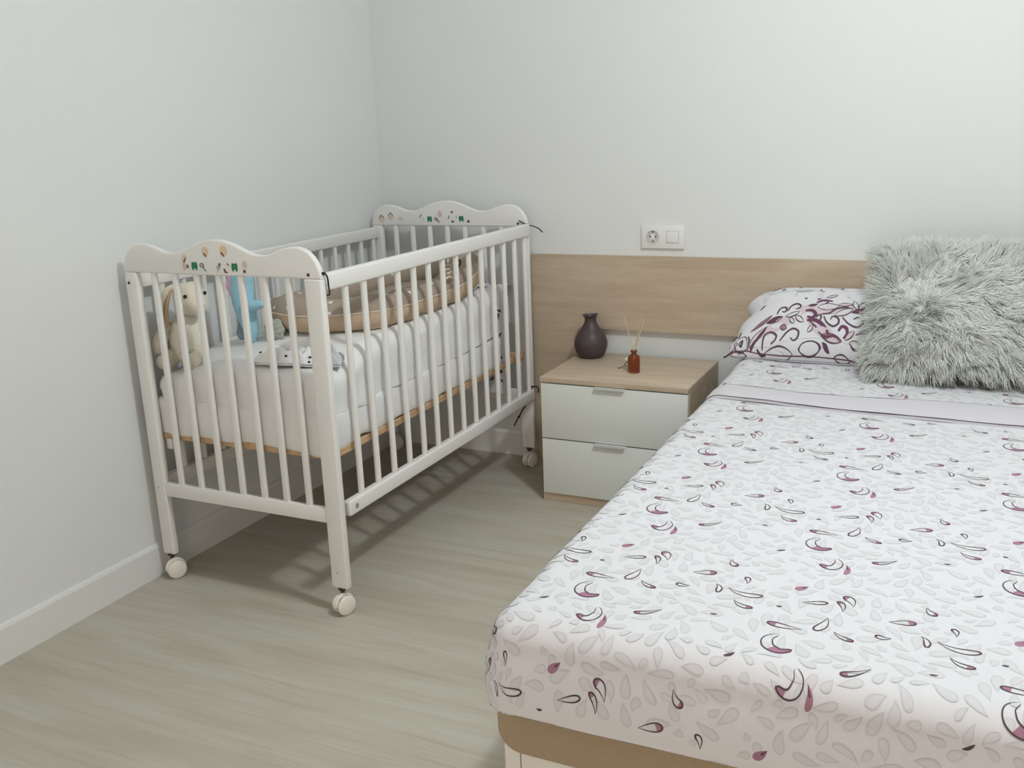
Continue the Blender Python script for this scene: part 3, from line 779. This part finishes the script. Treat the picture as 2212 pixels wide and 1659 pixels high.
loop = [k0 + Vector((.003 * sin(w), .017 * cos(w), .012 * sin(w))) for w in lin(0, 2 * PI, 15)[:-1]]
b.tube(loop, .0028, 8, True); tag(build('drawstring_loop', b, M['brown'], nest), 'brown cord loop')
b = MB()
for dy, dz in ((-.075, .002), (-.083, -.010), (-.070, -.022), (-.085, -.034)):
    p = k0 + Vector((.004 + dz * -.25, dy, dz))
    b.tube(catmull([p + Vector((0, -.022, .003)), p + Vector((.003, 0, .006)), p + Vector((0, .022, -.003))], 4), .0042, 7)
b.tube(catmull([k0 + Vector((0, 0, -.012)), k0 + Vector((.008, -.025, -.026)), k0 + Vector((.012, -.05, -.03)), k0 + Vector((.010, -.08, -.02))], 5), .0028, 7)
build('drawstring_bow', b, M['cream'], nest)

# plush bunny in the near left corner
bn = thing('plush_bunny', 'cream plush bunny with long drooping ears sitting at cot foot', 'plush toy', (.115, -1.24, .625))
def R3(ax, deg): return Matrix.Rotation(math.radians(deg), 3, ax)
b = MB(); b.ball((.122, -1.232, .700), (.056, .046, .076), amp=.05, fr=60); build('body', b, M['bunnyw'], bn, ang=180)
b = MB(); b.ball((.160, -1.243, .816), (.047, .042, .046), amp=.04, fr=60); b.ball((.194, -1.254, .800), (.026, .025, .022), amp=.04, fr=60)
hd = build('head', b, M['bunny'], bn, ang=180)
for e in ((.181, -1.2825, .829), (.205, -1.232, .832)):
    b = MB(); b.ball(e, .0052, None, 12, 8); build('eye', b, M['black'], hd)
b = MB(); b.ball((.219, -1.260, .803), (.006, .006, .004), None, 10, 8); build('nose', b, M['ear'], hd)
def ear(name, path, rad, flat, m, inner=None):
    b = MB(); b.tube(catmull(path, 6), [interp(rad, i / (len(catmull(path, 6)) - 1)) for i in range(len(catmull(path, 6)))], 14, flat=flat); o = build(name, b, m, bn, ang=180); return o
ep = [(.142, -1.256, .856), (.110, -1.270, .842), (.092, -1.277, .802), (.084, -1.279, .757), (.090, -1.278, .715)]
e1 = ear('ear', ep, [(0, .010), (.3, .019), (.7, .026), (.93, .018), (1, .004)], .55, M['bunny'])
b = MB(); ip = [(.130, -1.270, .846), (.117, -1.281, .819), (.111, -1.288, .779), (.113, -1.290, .740)]
b.tube(catmull(ip, 6), [interp([(0, .004), (.4, .010), (.8, .011), (1, .003)], i / 18) for i in range(19)], 10, flat=.5); build('ear_lining', b, M['ear'], e1, ang=180)
ear('ear', [(.135, -1.205, .852), (.110, -1.190, .832), (.098, -1.182, .79), (.096, -1.180, .74)], [(0, .010), (.3, .019), (.7, .024), (.93, .016), (1, .004)], .55, M['bunny'])
for (pth, rr) in (([(.085, -1.255, .745), (.062, -1.272, .700), (.060, -1.278, .658)], .021), ([(.150, -1.262, .742), (.165, -1.282, .70), (.158, -1.292, .672)], .018)):
    b = MB(); P = catmull(pth, 6); b.tube(P, [interp([(0, rr * .8), (.7, rr * 1.1), (.94, rr * .8), (1, rr * .3)], i / (len(P) - 1)) for i in range(len(P))], 14); build('arm', b, M['bunny'], bn, ang=180)
for (pth, rr) in (([(.092, -1.235, .660), (.085, -1.280, .645), (.090, -1.304, .640)], .024), ([(.155, -1.235, .660), (.180, -1.275, .652), (.190, -1.298, .652)], .023)):
    b = MB(); P = catmull(pth, 6); b.tube(P, [interp([(0, rr), (.6, rr), (.9, rr * .95), (.98, rr * .6), (1, rr * .2)], i / (len(P) - 1)) for i in range(len(P))], 14); build('leg', b, M['bunny'], bn, ang=180)

# blue plush toy
bp_ = thing('plush_toy', 'sky blue plush toy with pink fin standing beside baby nest in cot', 'plush toy', (.245, -1.125, .665))
b = MB(); P = catmull([(.262, -1.125, .668), (.262, -1.125, .70), (.252, -1.125, .745), (.243, -1.125, .79), (.245, -1.125, .835), (.255, -1.128, .868), (.262, -1.13, .884)], 6)
b.tube(P, [interp([(0, .010), (.12, .019), (.35, .030), (.6, .034), (.8, .031), (.95, .018), (1, .005)], i / (len(P) - 1)) for i in range(len(P))], 18); build('body', b, M['blue'], bp_, ang=180)
b = MB(); P = catmull([(.262, -1.14, .772), (.295, -1.143, .776), (.322, -1.145, .781), (.338, -1.145, .784)], 6)
b.tube(P, [interp([(0, .020), (.4, .021), (.85, .013), (1, .003)], i / (len(P) - 1)) for i in range(len(P))], 14, flat=.7); build('flipper', b, M['blue'], bp_, ang=180)
b = MB(); P = catmull([(.238, -1.125, .735), (.228, -1.125, .70), (.224, -1.128, .672)], 6)
b.tube(P, [interp([(0, .012), (.7, .016), (1, .006)], i / (len(P) - 1)) for i in range(len(P))], 14); tag(build('tail_fin', b, M['bluefoot'], bp_, ang=180), 'slate blue tail fin')
b = MB()
for c, r in (((.222, -1.14, .852), (.014, .010, .016)), ((.218, -1.142, .828), (.016, .010, .018)), ((.226, -1.145, .806), (.012, .009, .012))): b.ball(c, r)
tag(build('back_fin', b, M['pink'], bp_, ang=180), 'pink fin')
bp_.location.z += .008
# folded sage towel between toy and nest
def crumple(c, r, seed, amp=.35, fr=38, nu=60, nv=40, fold=1.0):
    b = MB(); c = Vector(c); vs = []
    b.ball(c, r, None, nu, nv)
    for i, v in enumerate(b.v):
        d = v - c; q = Vector((d.x / r[0], d.y / r[1], d.z / r[2]))
        w = 1 + amp * (abs(noise.noise(q * fr * .05 + Vector((seed, 0, 0)))) * 2 - .6) + amp * .5 * noise.noise(q * fr * .14 + Vector((0, seed, 0)))
        b.v[i] = c + d * w
    return b
b = crumple((.342, -1.118, .712), (.030, .022, .032), 3, .22)
tag(build('folded_towel', b, M['sage'], ang=60), 'small folded sage grey towel against near end of baby nest', 'towel')

# small baby clothes near the cot foot
def cloth_patch(cx, cy, sx, sy, rot, seed, hgt=.02):
    def fn(u, v):
        x, y = u * sx, v * sy
        X = cx + x * cos(rot) - y * sin(rot); Y = cy + x * sin(rot) + y * cos(rot)
        e = max(abs(u), abs(v)); 
        z = qh(X, Y) + .009 + (1 - e ** 4) * (.008 + hgt * abs(noise.noise(Vector((x * 28 + seed, y * 28, seed)))) * 1.6)
        return Vector((X + .01 * noise.noise(Vector((x * 20, y * 20, seed + 4))), Y + .01 * noise.noise(Vector((x * 20, y * 20, seed + 9))), z))
    return fn
bc = thing('baby_bodysuit', 'crumpled white baby garment with black snaps lying near cot foot', 'baby clothes', (.50, -1.235, .69))
fnp = cloth_patch(.495, -1.250, .090, .046, .14, 2.0, .035)
b = MB(); b.grid(fnp, lin(-1, 1, 44), lin(-1, 1, 28)); b.grid(lambda u, v: fnp(u, v) - Vector((0, 0, .006)), lin(-1, 1, 44), lin(-1, 1, 28), flip=True); build('fabric', b, M['sheet'], bc, ang=180)
for u, v in ((-.85, -.35), (.0, -.55), (.55, .5), (.85, -.6), (.87, -.85), (-.3, -.8)):
    b = MB(); b.ball(fnp(u, v) + Vector((0, 0, .001)), (.004, .004, .003), None, 10, 7); build('snap', b, M['black'], bc)
b = MB(); fnc = cloth_patch(.620, -1.250, .034, .032, .4, 11.0, .055)
b.grid(fnc, lin(-1, 1, 40), lin(-1, 1, 40)); b.grid(lambda u, v: fnc(u, v) - Vector((0, 0, .006)), lin(-1, 1, 40), lin(-1, 1, 40), flip=True)
for v in b.v: v.z += .022 * max(0, 1 - math.hypot(v.x - .620, v.y + 1.250) / .034)
tag(build('muslin_cloth', b, M['greycloth'], ang=50), 'crumpled grey muslin cloth by cot front corner post', 'cloth')

# ------------------------------------------------------------------ double bed
BXL, BXR, BYF, BYB, BZ = 1.450, 2.955, -2.030, -0.045, 0.500
bed = thing('storage_bed', 'white storage bed base with tan cloth rim under floral cover', 'bed', (2.2, -1.0, 0))
b = MB(); b.box(1.462, 2.943, -1.992, -.045, 0.0, .295, .004, 2)
bx_ = build('box_frame', b, M['bed_white'], bed)
b = MB(); b.box(1.492, 1.4935, -1.9928, -1.991, .004, .24); build('panel_joint', b, mat('joint_shadow_gap', (.25, .23, .2), .8), bx_)
def rrect(x0, x1, z0, z1, r, n=8):
    P = []
    for cx, cz, a0 in ((x1 - r, z1 - .006, 0), (x0 + r, z1 - .006, PI / 2), (x0 + r, z0 + r, PI), (x1 - r, z0 + r, 1.5 * PI)):
        rr = r
        for k in range(n + 1):
            a = a0 + PI / 2 * k / n
            P.append((cx + rr * cos(a), min(z1, cz + rr * sin(a))))
    return P
b = MB(); b.prism([(1.455, .33)] + [(1.455 + .042 - .042 * cos(a), .240 + .042 - .042 * sin(a)) for a in lin(0, PI / 2, 9)] + [(2.95 - .042 + .042 * sin(a), .282 - .042 * cos(a)) for a in lin(0, PI / 2, 9)] + [(2.95, .33)],
                  lambda a, c, d: (a, -1.999 + d, c), 1.95, .004, 2)
tag(build('cloth_lid', b, M['bed_tan'], bed), 'tan cloth rim with rounded lower corner')
DV = Drape(BXL, BXR, BYF, BYB + .3, .050, BZ, .340, .014, .0022, 5, .014)
HEMV = -.655
def duv_top(u): return interp([(1.2, -.690), (1.5, -.700), (1.70, -.722), (1.86, -.742), (2.25, -.748), (3.2, -.75)], u)
cov = thing('bed_cover', 'white floral bed cover with grey leaves and plum drops on double bed', 'bed cover', (2.2, -1.3, BZ))
b = MB(); b.grid(lambda u, v: DV(u, v), lin(1.20, 3.20, 300), lin(-2.28, -.45, 270))
LMAX = .050 * PI / 2 + (BZ - .050 - .340) - .014
def in_cover(u, v, mrg):
    if v > duv_top(u) - .003 + mrg or u > 3.15 + mrg: return False
    dx = max(0, BXL + .055 - u, u - BXR + .055); dy = max(0, BYF + .055 - v)
    return math.hypot(dx, dy) < LMAX + mrg
def DVP(u, v, off=0.0):    # the print rides a little higher where the cloth rolls over the mattress rim
    L = math.hypot(max(0, BXL + .05 - u, u - BXR + .05), max(0, BYF + .05 - v))
    return DV(u, v, off + .0004 * sstep(L / .008) * (1 - sstep((L - .10) / .02)))
print_cloth(b, DVP, in_cover, 1, 2, 3, 4)
PRINT = [M['cover'], M['leaf_edge'], M['leaf_in'], M['ink'], M['plum']]
build('printed_fabric', b, PRINT, cov, ang=180)

# top sheet turned down over the cover, with plain lilac border
DS = Drape(BXL, BXR, BYF, BYB + .3, .057, BZ + .005, .40, .010, .0025, 6, .01)
sh = thing('top_sheet', 'printed top sheet turned down below pillow with plain lilac border', 'sheet', (2.2, -.5, BZ))
def band_top(u): return interp([(1.2, -.570), (1.47, -.575), (1.69, -.606), (1.85, -.614), (2.05, -.583), (2.25, -.592), (3.2, -.60)], u)
def v_of(u, t): return lerp(duv_top(u), band_top(u), t)
b = MB(); b.grid(lambda u, t: DS(u, lerp(band_top(u), -.06, t)) + Vector((0, 0, .010 * sstep(t * 1.3) + .004 * noise.noise(Vector((u * 7, t * 5, 1))))), lin(1.28, 3.12, 220), lin(0, 1, 70))
SH2 = lambda u, v, off=0.0: DS(u, v, off) + Vector((0, 0, .010 * sstep(((v - band_top(u)) / (-.06 - band_top(u))) * 1.3) + .004 * noise.noise(Vector((u * 7, ((v - band_top(u)) / (-.06 - band_top(u))) * 5, 1)))))
def in_sheet(u, v, mrg): return band_top(u) + .004 - mrg < v < -.12 + mrg and 1.40 - mrg < u < 3.0 + mrg
print_cloth(b, SH2, in_sheet, 1, 2, 3, 4); build('printed_fabric', b, PRINT, sh, ang=180)
DB = Drape(BXL, BXR, BYF, BYB + .3, .060, BZ + .0095, .40, .010, .0022, 6, .01)
b = MB()
def bandfn(u, t):
    tt = min(1, max(0, t)); v = v_of(u, tt); p = DB(u, v)
    if t < 0 or t > 1: p = DB(u, v) - Vector((0, 0, .009))
    p.z += .0035 * sin(PI * tt) ** .5
    return p
b.grid(bandfn, lin(1.28, 3.12, 110), [-.1] + lin(0, 1, 14) + [1.1]); tag(build('lilac_border', b, M['band'], sh, ang=50, weld=True), 'plain lilac border')
b = MB()
for t, r in ((0.0, .0016), (1.0, .0015)):  # thin dark tubes paint the shadow line at both border edges
    pts = [DB(u, v_of(u, t)) + Vector((0, 0, -.0005)) for u in lin(1.42, 2.98, 110)]
    b.tube(pts, [r * (.55 + .9 * abs(noise.noise(Vector((p.x * 6, t * 9, 0))))) for p in pts], 6)
build('border_edge_shade', b, M['edge_line'], sh)

# printed pillow against the headboard
pil = thing('pillow', 'white pillow with plum scroll and leaf print against headboard', 'pillow', (1.85, -.18, BZ + .01))
PL, PR_ = 1.455, 2.14
def pil_surf(s, t, off=0.0, side=1):
    """s: 0..1 left to right, t: 0..1 bottom to top"""
    a = 2 * s - 1; c = 2 * t - 1
    x = lerp(PL, PR_, s)
    # outline pinched at the corners and waist of the left edge
    if s < .3: x += (1 - s / .3) ** 2 * (.030 * (sin(PI * min(1, max(0, t))) ** 2) * -.2 + .055 * max(0, t - .78) / .22 * max(0, t - .78) / .22 + (.028 * math.exp(-((t - .62) / .10) ** 2)) - .02 * math.exp(-((t - .1) / .15) ** 2))
    bot = Vector((0, -.292, BZ + .017)); top = Vector((0, -.050, BZ + .190))
    if s > .7: x -= 0
    base = lerp(bot, top, t)
    base.z -= .022 * (abs(a) ** 6) * t
    n = Vector((0, -.62, .78))
    th = .088 * max(0, 1 - abs(a) ** 3.2) ** .5 * max(0, 1 - abs(c) ** 2.6) ** .5
    th *= 1 - .35 * sstep((s - .50) / .15)
    th *= 1 + .10 * noise.noise(Vector((s * 4, t * 3, 1)))
    wr = .0035 * noise.noise(Vector((s * 9, t * 14, 4))) * max(0, 1 - abs(a) ** 8)
    p = Vector((x, base.y, base.z)) + n * ((th + wr + off) if side > 0 else -(th * .35))
    if side < 0: p.y = min(p.y, -.026)
    return p
def pil_pt(s, t, off=0.0): return pil_surf(s, t, off)
ts = [.5 - .5 * cos(PI * k / 40) for k in range(41)]; ss = [.5 - .5 * cos(PI * k / 70) for k in range(71)]
b = MB(); b.grid(lambda s, t: pil_surf(s, t), ss, ts); b.grid(lambda s, t: pil_surf(s, t, 0, -1), ss, ts, flip=True)
# scroll print drawn in the units of a close view of the pillowcase
def inv_bilinear(x, y):
    TL, TR, BL, BR = (395, 110), (2000, 140), (270, 1075), (1850, 1285)
    s, t = .5, .5
    for _ in range(20):
        tp = (lerp(TL[0], TR[0], s), lerp(TL[1], TR[1], s)); bt = (lerp(BL[0], BR[0], s), lerp(BL[1], BR[1], s))
        px, py = lerp(bt[0], tp[0], t), lerp(bt[1], tp[1], t)
        s += (x - px) / 1600; t -= (y - py) / 1000
    return s, t
SW = .37 / (PR_ - PL)   # the drawn stretch is the visible left part of the pillow
def PS(x, y, off=0.0):
    s, t = inv_bilinear(x, y); t2 = -.012 + t * .995; t2 = t2 if t2 > .1 else .1 * (max(0.0, t2) / .1) ** 2; return pil_surf(max(.004, .018 + s * SW), min(.995, max(.0004, t2)), off)
INK, DEEP, MAUVE, PLUM, LE, LI = 1, 2, 3, 4, 5, 6
def stroke(P, w, m=INK, o=.0014, fade=True):
    Q_ = [(q[0], q[1]) for q in catmull([(p[0], p[1], 0) for p in P], 6)]
    strip(b, PS, Q_, (lambda t: w * (.35 + .65 * sin(PI * min(1, t * .85 + .12)))) if fade else (lambda t: w), m, o)
def leafy(x0, y0, x1, y1, w, fill, ink=True, bend=0.0, lw=14):
    mx, my = (x0 + x1) / 2 - (y1 - y0) * bend, (y0 + y1) / 2 + (x1 - x0) * bend
    C = bez((x0, y0), (mx, my), (x1, y1), 13); l = []; r = []
    for i, p in enumerate(C):
        t = i / 12; a = C[max(0, i - 1)]; c = C[min(12, i + 1)]; d = Vector((c[0] - a[0], c[1] - a[1])).normalized()
        ww = w / 2 * sin(PI * t) ** .8; l.append((p[0] - d.y * ww, p[1] + d.x * ww)); r.append((p[0] + d.y * ww, p[1] - d.x * ww))
    if fill is not None:
        vs = []
        for p, q in zip(l, r): vs += [PS(*p, .0008), PS(*q, .0008)]
        b.add(vs, [(2 * i, 2 * i + 2, 2 * i + 3, 2 * i + 1) for i in range(12)], fill)
    if ink:
        strip(b, PS, l, lambda t: lw * (.4 + .6 * sin(PI * t)), INK, .0014); strip(b, PS, r, lambda t: lw * .7 * (.4 + .6 * sin(PI * t)), INK, .0014)
# pale mauve washes behind the scroll
for (x0, y0, x1, y1, w) in ((430, 980, 1250, 640, 130), (1000, 640, 1900, 700, 170), (700, 1060, 1800, 1180, 190), (1150, 780, 1560, 1100, 150), (300, 1030, 900, 1100, 90), (1500, 700, 1900, 640, 150)):
    leafy(x0, y0, x1, y1, w, MAUVE, False)
for P in ([(780, 690), (820, 610), (880, 603), (905, 640), (880, 672), (845, 660)], [(920, 665), (960, 592), (1030, 568), (1080, 600), (1070, 642), (1020, 652)],
          [(622, 1045), (650, 930), (720, 903), (790, 950), (775, 1002), (728, 1025)], [(835, 1018), (920, 930), (1000, 895), (1065, 940), (1050, 1002), (1000, 1027), (962, 990)],
          [(1380, 780), (1420, 860), (1500, 912), (1562, 870), (1555, 810), (1490, 788), (1462, 830)], [(1610, 800), (1690, 890), (1780, 932), (1850, 892), (1856, 830), (1800, 800), (1745, 832)],
          [(1288, 792), (1310, 760), (1345, 770), (1340, 815), (1308, 832)], [(1985, 690), (1990, 620), (1960, 575), (1935, 600), (1962, 628)]):
    stroke(P, 24)
for a in ((650, 780, 860, 735, 62, DEEP), (460, 850, 720, 690, 40, PLUM), (1060, 1090, 1350, 1110, 95, DEEP), (1300, 640, 1570, 640, 95, LI), (1560, 620, 1735, 605, 62, MAUVE),
          (1510, 775, 1745, 690, 80, LI), (1755, 540, 1790, 700, 66, LI), (1905, 540, 1815, 690, 66, LI), (1340, 1000, 1600, 1095, 90, PLUM), (600, 1090, 990, 1110, 110, MAUVE),
          (1690, 1110, 1825, 1150, 70, MAUVE), (1640, 1085, 1755, 980, 62, MAUVE), (900, 745, 1075, 700, 55, LI), (950, 760, 1005, 835, 46, LI), (1020, 750, 1130, 830, 56, LI),
          (830, 850, 915, 880, 62, PLUM), (1720, 735, 1990, 690, 60, DEEP), (1840, 770, 1960, 790, 26, DEEP), (470, 1010, 660, 830, 70, LI), (1180, 960, 1240, 880, 50, LI),
          (300, 900, 440, 1010, 150, LI), (1360, 1080, 1450, 1150, 26, DEEP), (1500, 1180, 1700, 1230, 60, PLUM), (200, 1010, 430, 1060, 60, PLUM), (1180, 620, 1300, 600, 26, INK)):
    leafy(*a[:6])
stroke([(1170, 815), (1260, 820), (1340, 860), (1400, 930), (1445, 1010)], 48, DEEP); stroke([(1200, 830), (1280, 900), (1330, 980), (1420, 1060)], 20)
stroke([(1150, 690), (1230, 690), (1275, 740), (1240, 790), (1170, 770)], 46, DEEP); stroke([(1560, 975), (1605, 920), (1660, 945), (1665, 1010), (1620, 1065)], 40, DEEP)
stroke([(480, 1030), (560, 960), (610, 890), (665, 825)], 34, DEEP); stroke([(560, 1030), (600, 1075), (660, 1085)], 24)
stroke([(1280, 565), (1360, 525), (1430, 530), (1490, 545)], 34, DEEP); stroke([(1290, 500), (1340, 495)], 20); stroke([(1390, 600), (1420, 570), (1440, 540)], 22)
stroke([(1350, 745), (1450, 735), (1510, 690), (1560, 668), (1660, 665), (1740, 690)], 26); stroke([(1770, 1030), (1840, 1000), (1930, 992)], 18)
stroke([(290, 1035), (420, 1050), (560, 1085), (780, 1125), (1000, 1150), (1250, 1180), (1500, 1215), (1840, 1275)], 64, DEEP, .0016, False)
stroke([(1340, 1000), (1420, 1030), (1520, 1030), (1600, 1090)], 26, DEEP); stroke([(1800, 1210), (1850, 1240), (1870, 1260)], 26, DEEP)
stroke([(350, 960), (385, 930), (380, 985), (345, 965)], 22, INK); stroke([(450, 900), (470, 960), (450, 1020)], 20, INK)
# loose drops above the scroll
leafy(650, 232, 785, 160, 46, PLUM, True, .12, 8); stroke([(800, 256), (850, 240)], 24); stroke([(1030, 216), (1080, 202)], 18)
leafy(1005, 330, 1240, 300, 42, None, True, -.12, 8); stroke([(1318, 255), (1330, 300), (1372, 332)], 14); stroke([(1585, 270), (1620, 240)], 20)
leafy(1395, 465, 1550, 415, 42, None, True, .1, 12); stroke([(1128, 455), (1142, 480), (1160, 455)], 16); stroke([(505, 535), (520, 500), (556, 482)], 26)
for k in range(26):
    x, y, a = lr.uniform(480, 1900), lr.uniform(160, 520), lr.uniform(0, PI); leafy(x, y, x + 120 * cos(a), y + 70 * sin(a), 44, LE if k % 2 else LI, False)
build('printed_fabric', b, [M['cover'], M['ink'], M['deep'], M['mauve'], M['plum'], M['leaf_edge'], M['leaf_in']], pil, ang=180)
# open hem of the pillowcase at the left bottom corner
b = MB()
def flap(u, v):
    p0 = pil_surf(.02 + .08 * v, .10 + .42 * u); q0 = Vector((1.424 + .035 * u + .01 * sin(u * 9), -.285 + .06 * u, BZ + .016 + .055 * u + .006 * sin(u * 14)))
    return lerp(p0, q0, v)
b.grid(flap, lin(0, 1, 16), lin(0, 1, 10)); b.grid(lambda u, v: flap(u, v) - Vector((0, 0, .003)), lin(0, 1, 16), lin(0, 1, 10), flip=True)
for k, u in enumerate((.05, .2, .36, .52)):
    pts = [flap(min(1, u + .09 * sin(v * 5 + k)), v) + Vector((0, -.002, .0025)) for v in lin(.15, .98, 12)]
    b.tube(pts, .0020 if k % 2 else .0030, 6, flat=.4, m=1)
build('open_hem', b, [M['mauve'], M['deep']], pil, ang=180)

# shaggy cushion
fc = thing('shaggy_cushion', 'sage grey shaggy fur cushion propped on bed against pillow', 'cushion', (2.10, -.27, BZ + .02))
FX = Vector((1, 0, .012)).normalized(); FU = Vector((0, .31, .355)).normalized(); FN = FX.cross(FU).normalized()
if FN.y > 0: FN = -FN
FC = Vector((2.105, -.285, .688)); FA, FB, FT = .245, .205, .085
def fpt(a, c, side=1, off=0.0):
    pin = 1 - .05 * (1 - abs(a) ** 2) * abs(c) ** 4
    pia = 1 - .05 * (1 - abs(c) ** 2) * abs(a) ** 4
    th = FT * max(0, (1 - abs(a) ** 3)) ** .55 * max(0, (1 - abs(c) ** 3)) ** .55
    return FC + FX * a * FA * pia + FU * c * FB * pin + FN * (th * (1 if side > 0 else -.55) + off * side)
us = [sin(PI / 2 * t) for t in lin(-1, 1, 33)]
b = MB(); b.grid(lambda a, c: fpt(a, c), us, us); b.grid(lambda a, c: fpt(a, c, -1), us, us, flip=True)
build('cushion_body', b, M['furbase'], fc, ang=180, weld=True)
fr_ = random.Random(21)
b = MB()
def fur_dir(a, c):
    # swirl centre a little left of and below the middle, hair combed outward from it
    da, dc = a + .55, c + .22
    L = math.hypot(da, dc) + .35
    d = FX * (da / L) + FU * (dc / L)
    return d
V_, F_ = [], []
def strand(root, dirs, ln, w, seg=6, wave=Vector(), ph=0.0):
    o = len(V_); p = root.copy(); d = dirs[0].normalized()
    for i in range(seg + 1):
        t = i / seg
        side = d.cross(FN); side = side.normalized() if side.length > 1e-6 else FX
        ww = w * (1 - t) ** .6 * (1 if i < seg else 0) + .00015
        up = side.cross(d).normalized()
        V_.extend((p + side * ww, p - side * ww * .5 + up * ww * .8, p - side * ww * .5 - up * ww * .8))
        if i:
            for k in range(3):
                F_.append((o + 3 * (i - 1) + k, o + 3 * (i - 1) + (k + 1) % 3, o + 3 * i + (k + 1) % 3, o + 3 * i + k))
        d = (lerp(dirs[0], dirs[1], t ** .7) + wave * sin(ph + t * 6.5)).normalized()
        p = p + d * (ln / seg)
for g in range(2700):
    a, c = fr_.uniform(-1, 1), fr_.uniform(-1, 1)
    side = 1
    if g % 9 == 0: side = -1
    if g % 4 == 1:      # thicker along the rims
        if fr_.random() < .5: a = math.copysign(1 - .06 * fr_.random(), a)
        else: c = math.copysign(1 - .06 * fr_.random(), c)
    base = fpt(a, c, side)
    edge = max(abs(a), abs(c)) ** 4
    comb = fur_dir(a, c)
    outv = (FX * a * abs(a) ** 3 + FU * c * abs(c) ** 3)
    wob = noise.noise_vector(base * 16) * .85 + Vector((fr_.gauss(0, .13), fr_.gauss(0, .13), fr_.gauss(0, .13)))
    wv = FX.cross(comb) if comb.length < .05 else FN.cross(comb).normalized(); wv = wv * fr_.uniform(.15, .45); ph = fr_.uniform(0, 6.3)
    n0 = FN * side
    d0 = n0 * .75 + comb * .45 + outv * edge * .9 + wob
    d1 = comb * .95 + n0 * .22 + outv * edge * .8 + Vector((0, 0, -.34)) + wob * 1.2
    if side < 0: d1 = outv + wob + n0 * .2
    ln = fr_.uniform(.040, .066) * (.8 if c > .9 else 1)
    for k in range(fr_.choice((7, 8, 9))):
        ja = max(-1, min(1, a + fr_.gauss(0, .018))); jc = max(-1, min(1, c + fr_.gauss(0, .02)))
        r0 = fpt(ja, jc, side, -.002)
        tip = base + d1.normalized() * ln
        j = Vector((fr_.gauss(0, .07), fr_.gauss(0, .07), fr_.gauss(0, .07)))
        strand(r0, (d0 + j, d1.normalized() + (tip - r0).normalized() * .9 + j), ln * fr_.uniform(.75, 1.1), fr_.uniform(.0007, .0012), 6, wv, ph)
b.v = V_; b.f = F_; b.m = [0] * len(F_)
tag(build('shag_pile', b, M['fur'], fc, ang=180), kind='stuff')

# ------------------------------------------------------------------ light
def light(name, kind, loc, power, col, **k):
    d = bpy.data.lights.new(name, kind); d.energy = power; d.color = col
    for a, v in k.items(): setattr(d, a, v)
    o = bpy.data.objects.new(name, d); COL.objects.link(o); o.location = loc; return o
light('ceiling_lamp', 'POINT', (2.13, -1.63, 2.36), 50, (0.95, 1.0, 1.005), shadow_soft_size=0.06)
o = light('warm_fill_light', 'AREA', ((DX0 + DX1) / 2, RY - .25, .75), 20, (1.0, 0.80, 0.67), shape='RECTANGLE', size=.95, size_y=1.3)  # unseen warm fill added behind the camera, shining in through the wall opening
o.rotation_euler = (PI / 2, 0, 0)
w = bpy.data.worlds.new("world"); scene.world = w; w.use_nodes = True
w.node_tree.nodes["Background"].inputs["Color"].default_value = (0.9, 0.82, 0.75, 1)
w.node_tree.nodes["Background"].inputs["Strength"].default_value = 0.25

# ------------------------------------------------------------------ camera
cam = bpy.data.cameras.new("camera"); co = bpy.data.objects.new("camera", cam); COL.objects.link(co)
cam.sensor_fit = 'HORIZONTAL'; cam.sensor_width = 36; cam.lens = 36 * 2074.618 / 2212; cam.clip_start = 0.02
F = Vector((-0.42242605, 0.86931481, -0.25660863)); R = Vector((0.90307511, 0.42787616, -0.03711245)); U = Vector((-0.07753432, 0.24741413, 0.96580261))
co.matrix_world = Matrix(((R.x, U.x, -F.x, 2.1047), (R.y, U.y, -F.y, -3.2301), (R.z, U.z, -F.z, 1.2365), (0, 0, 0, 1)))
scene.camera = co
vs = scene.view_settings
vs.view_transform = 'Standard'; vs.look = 'None'; vs.gamma = 1; vs.use_curve_mapping = False; vs.exposure = 0.0
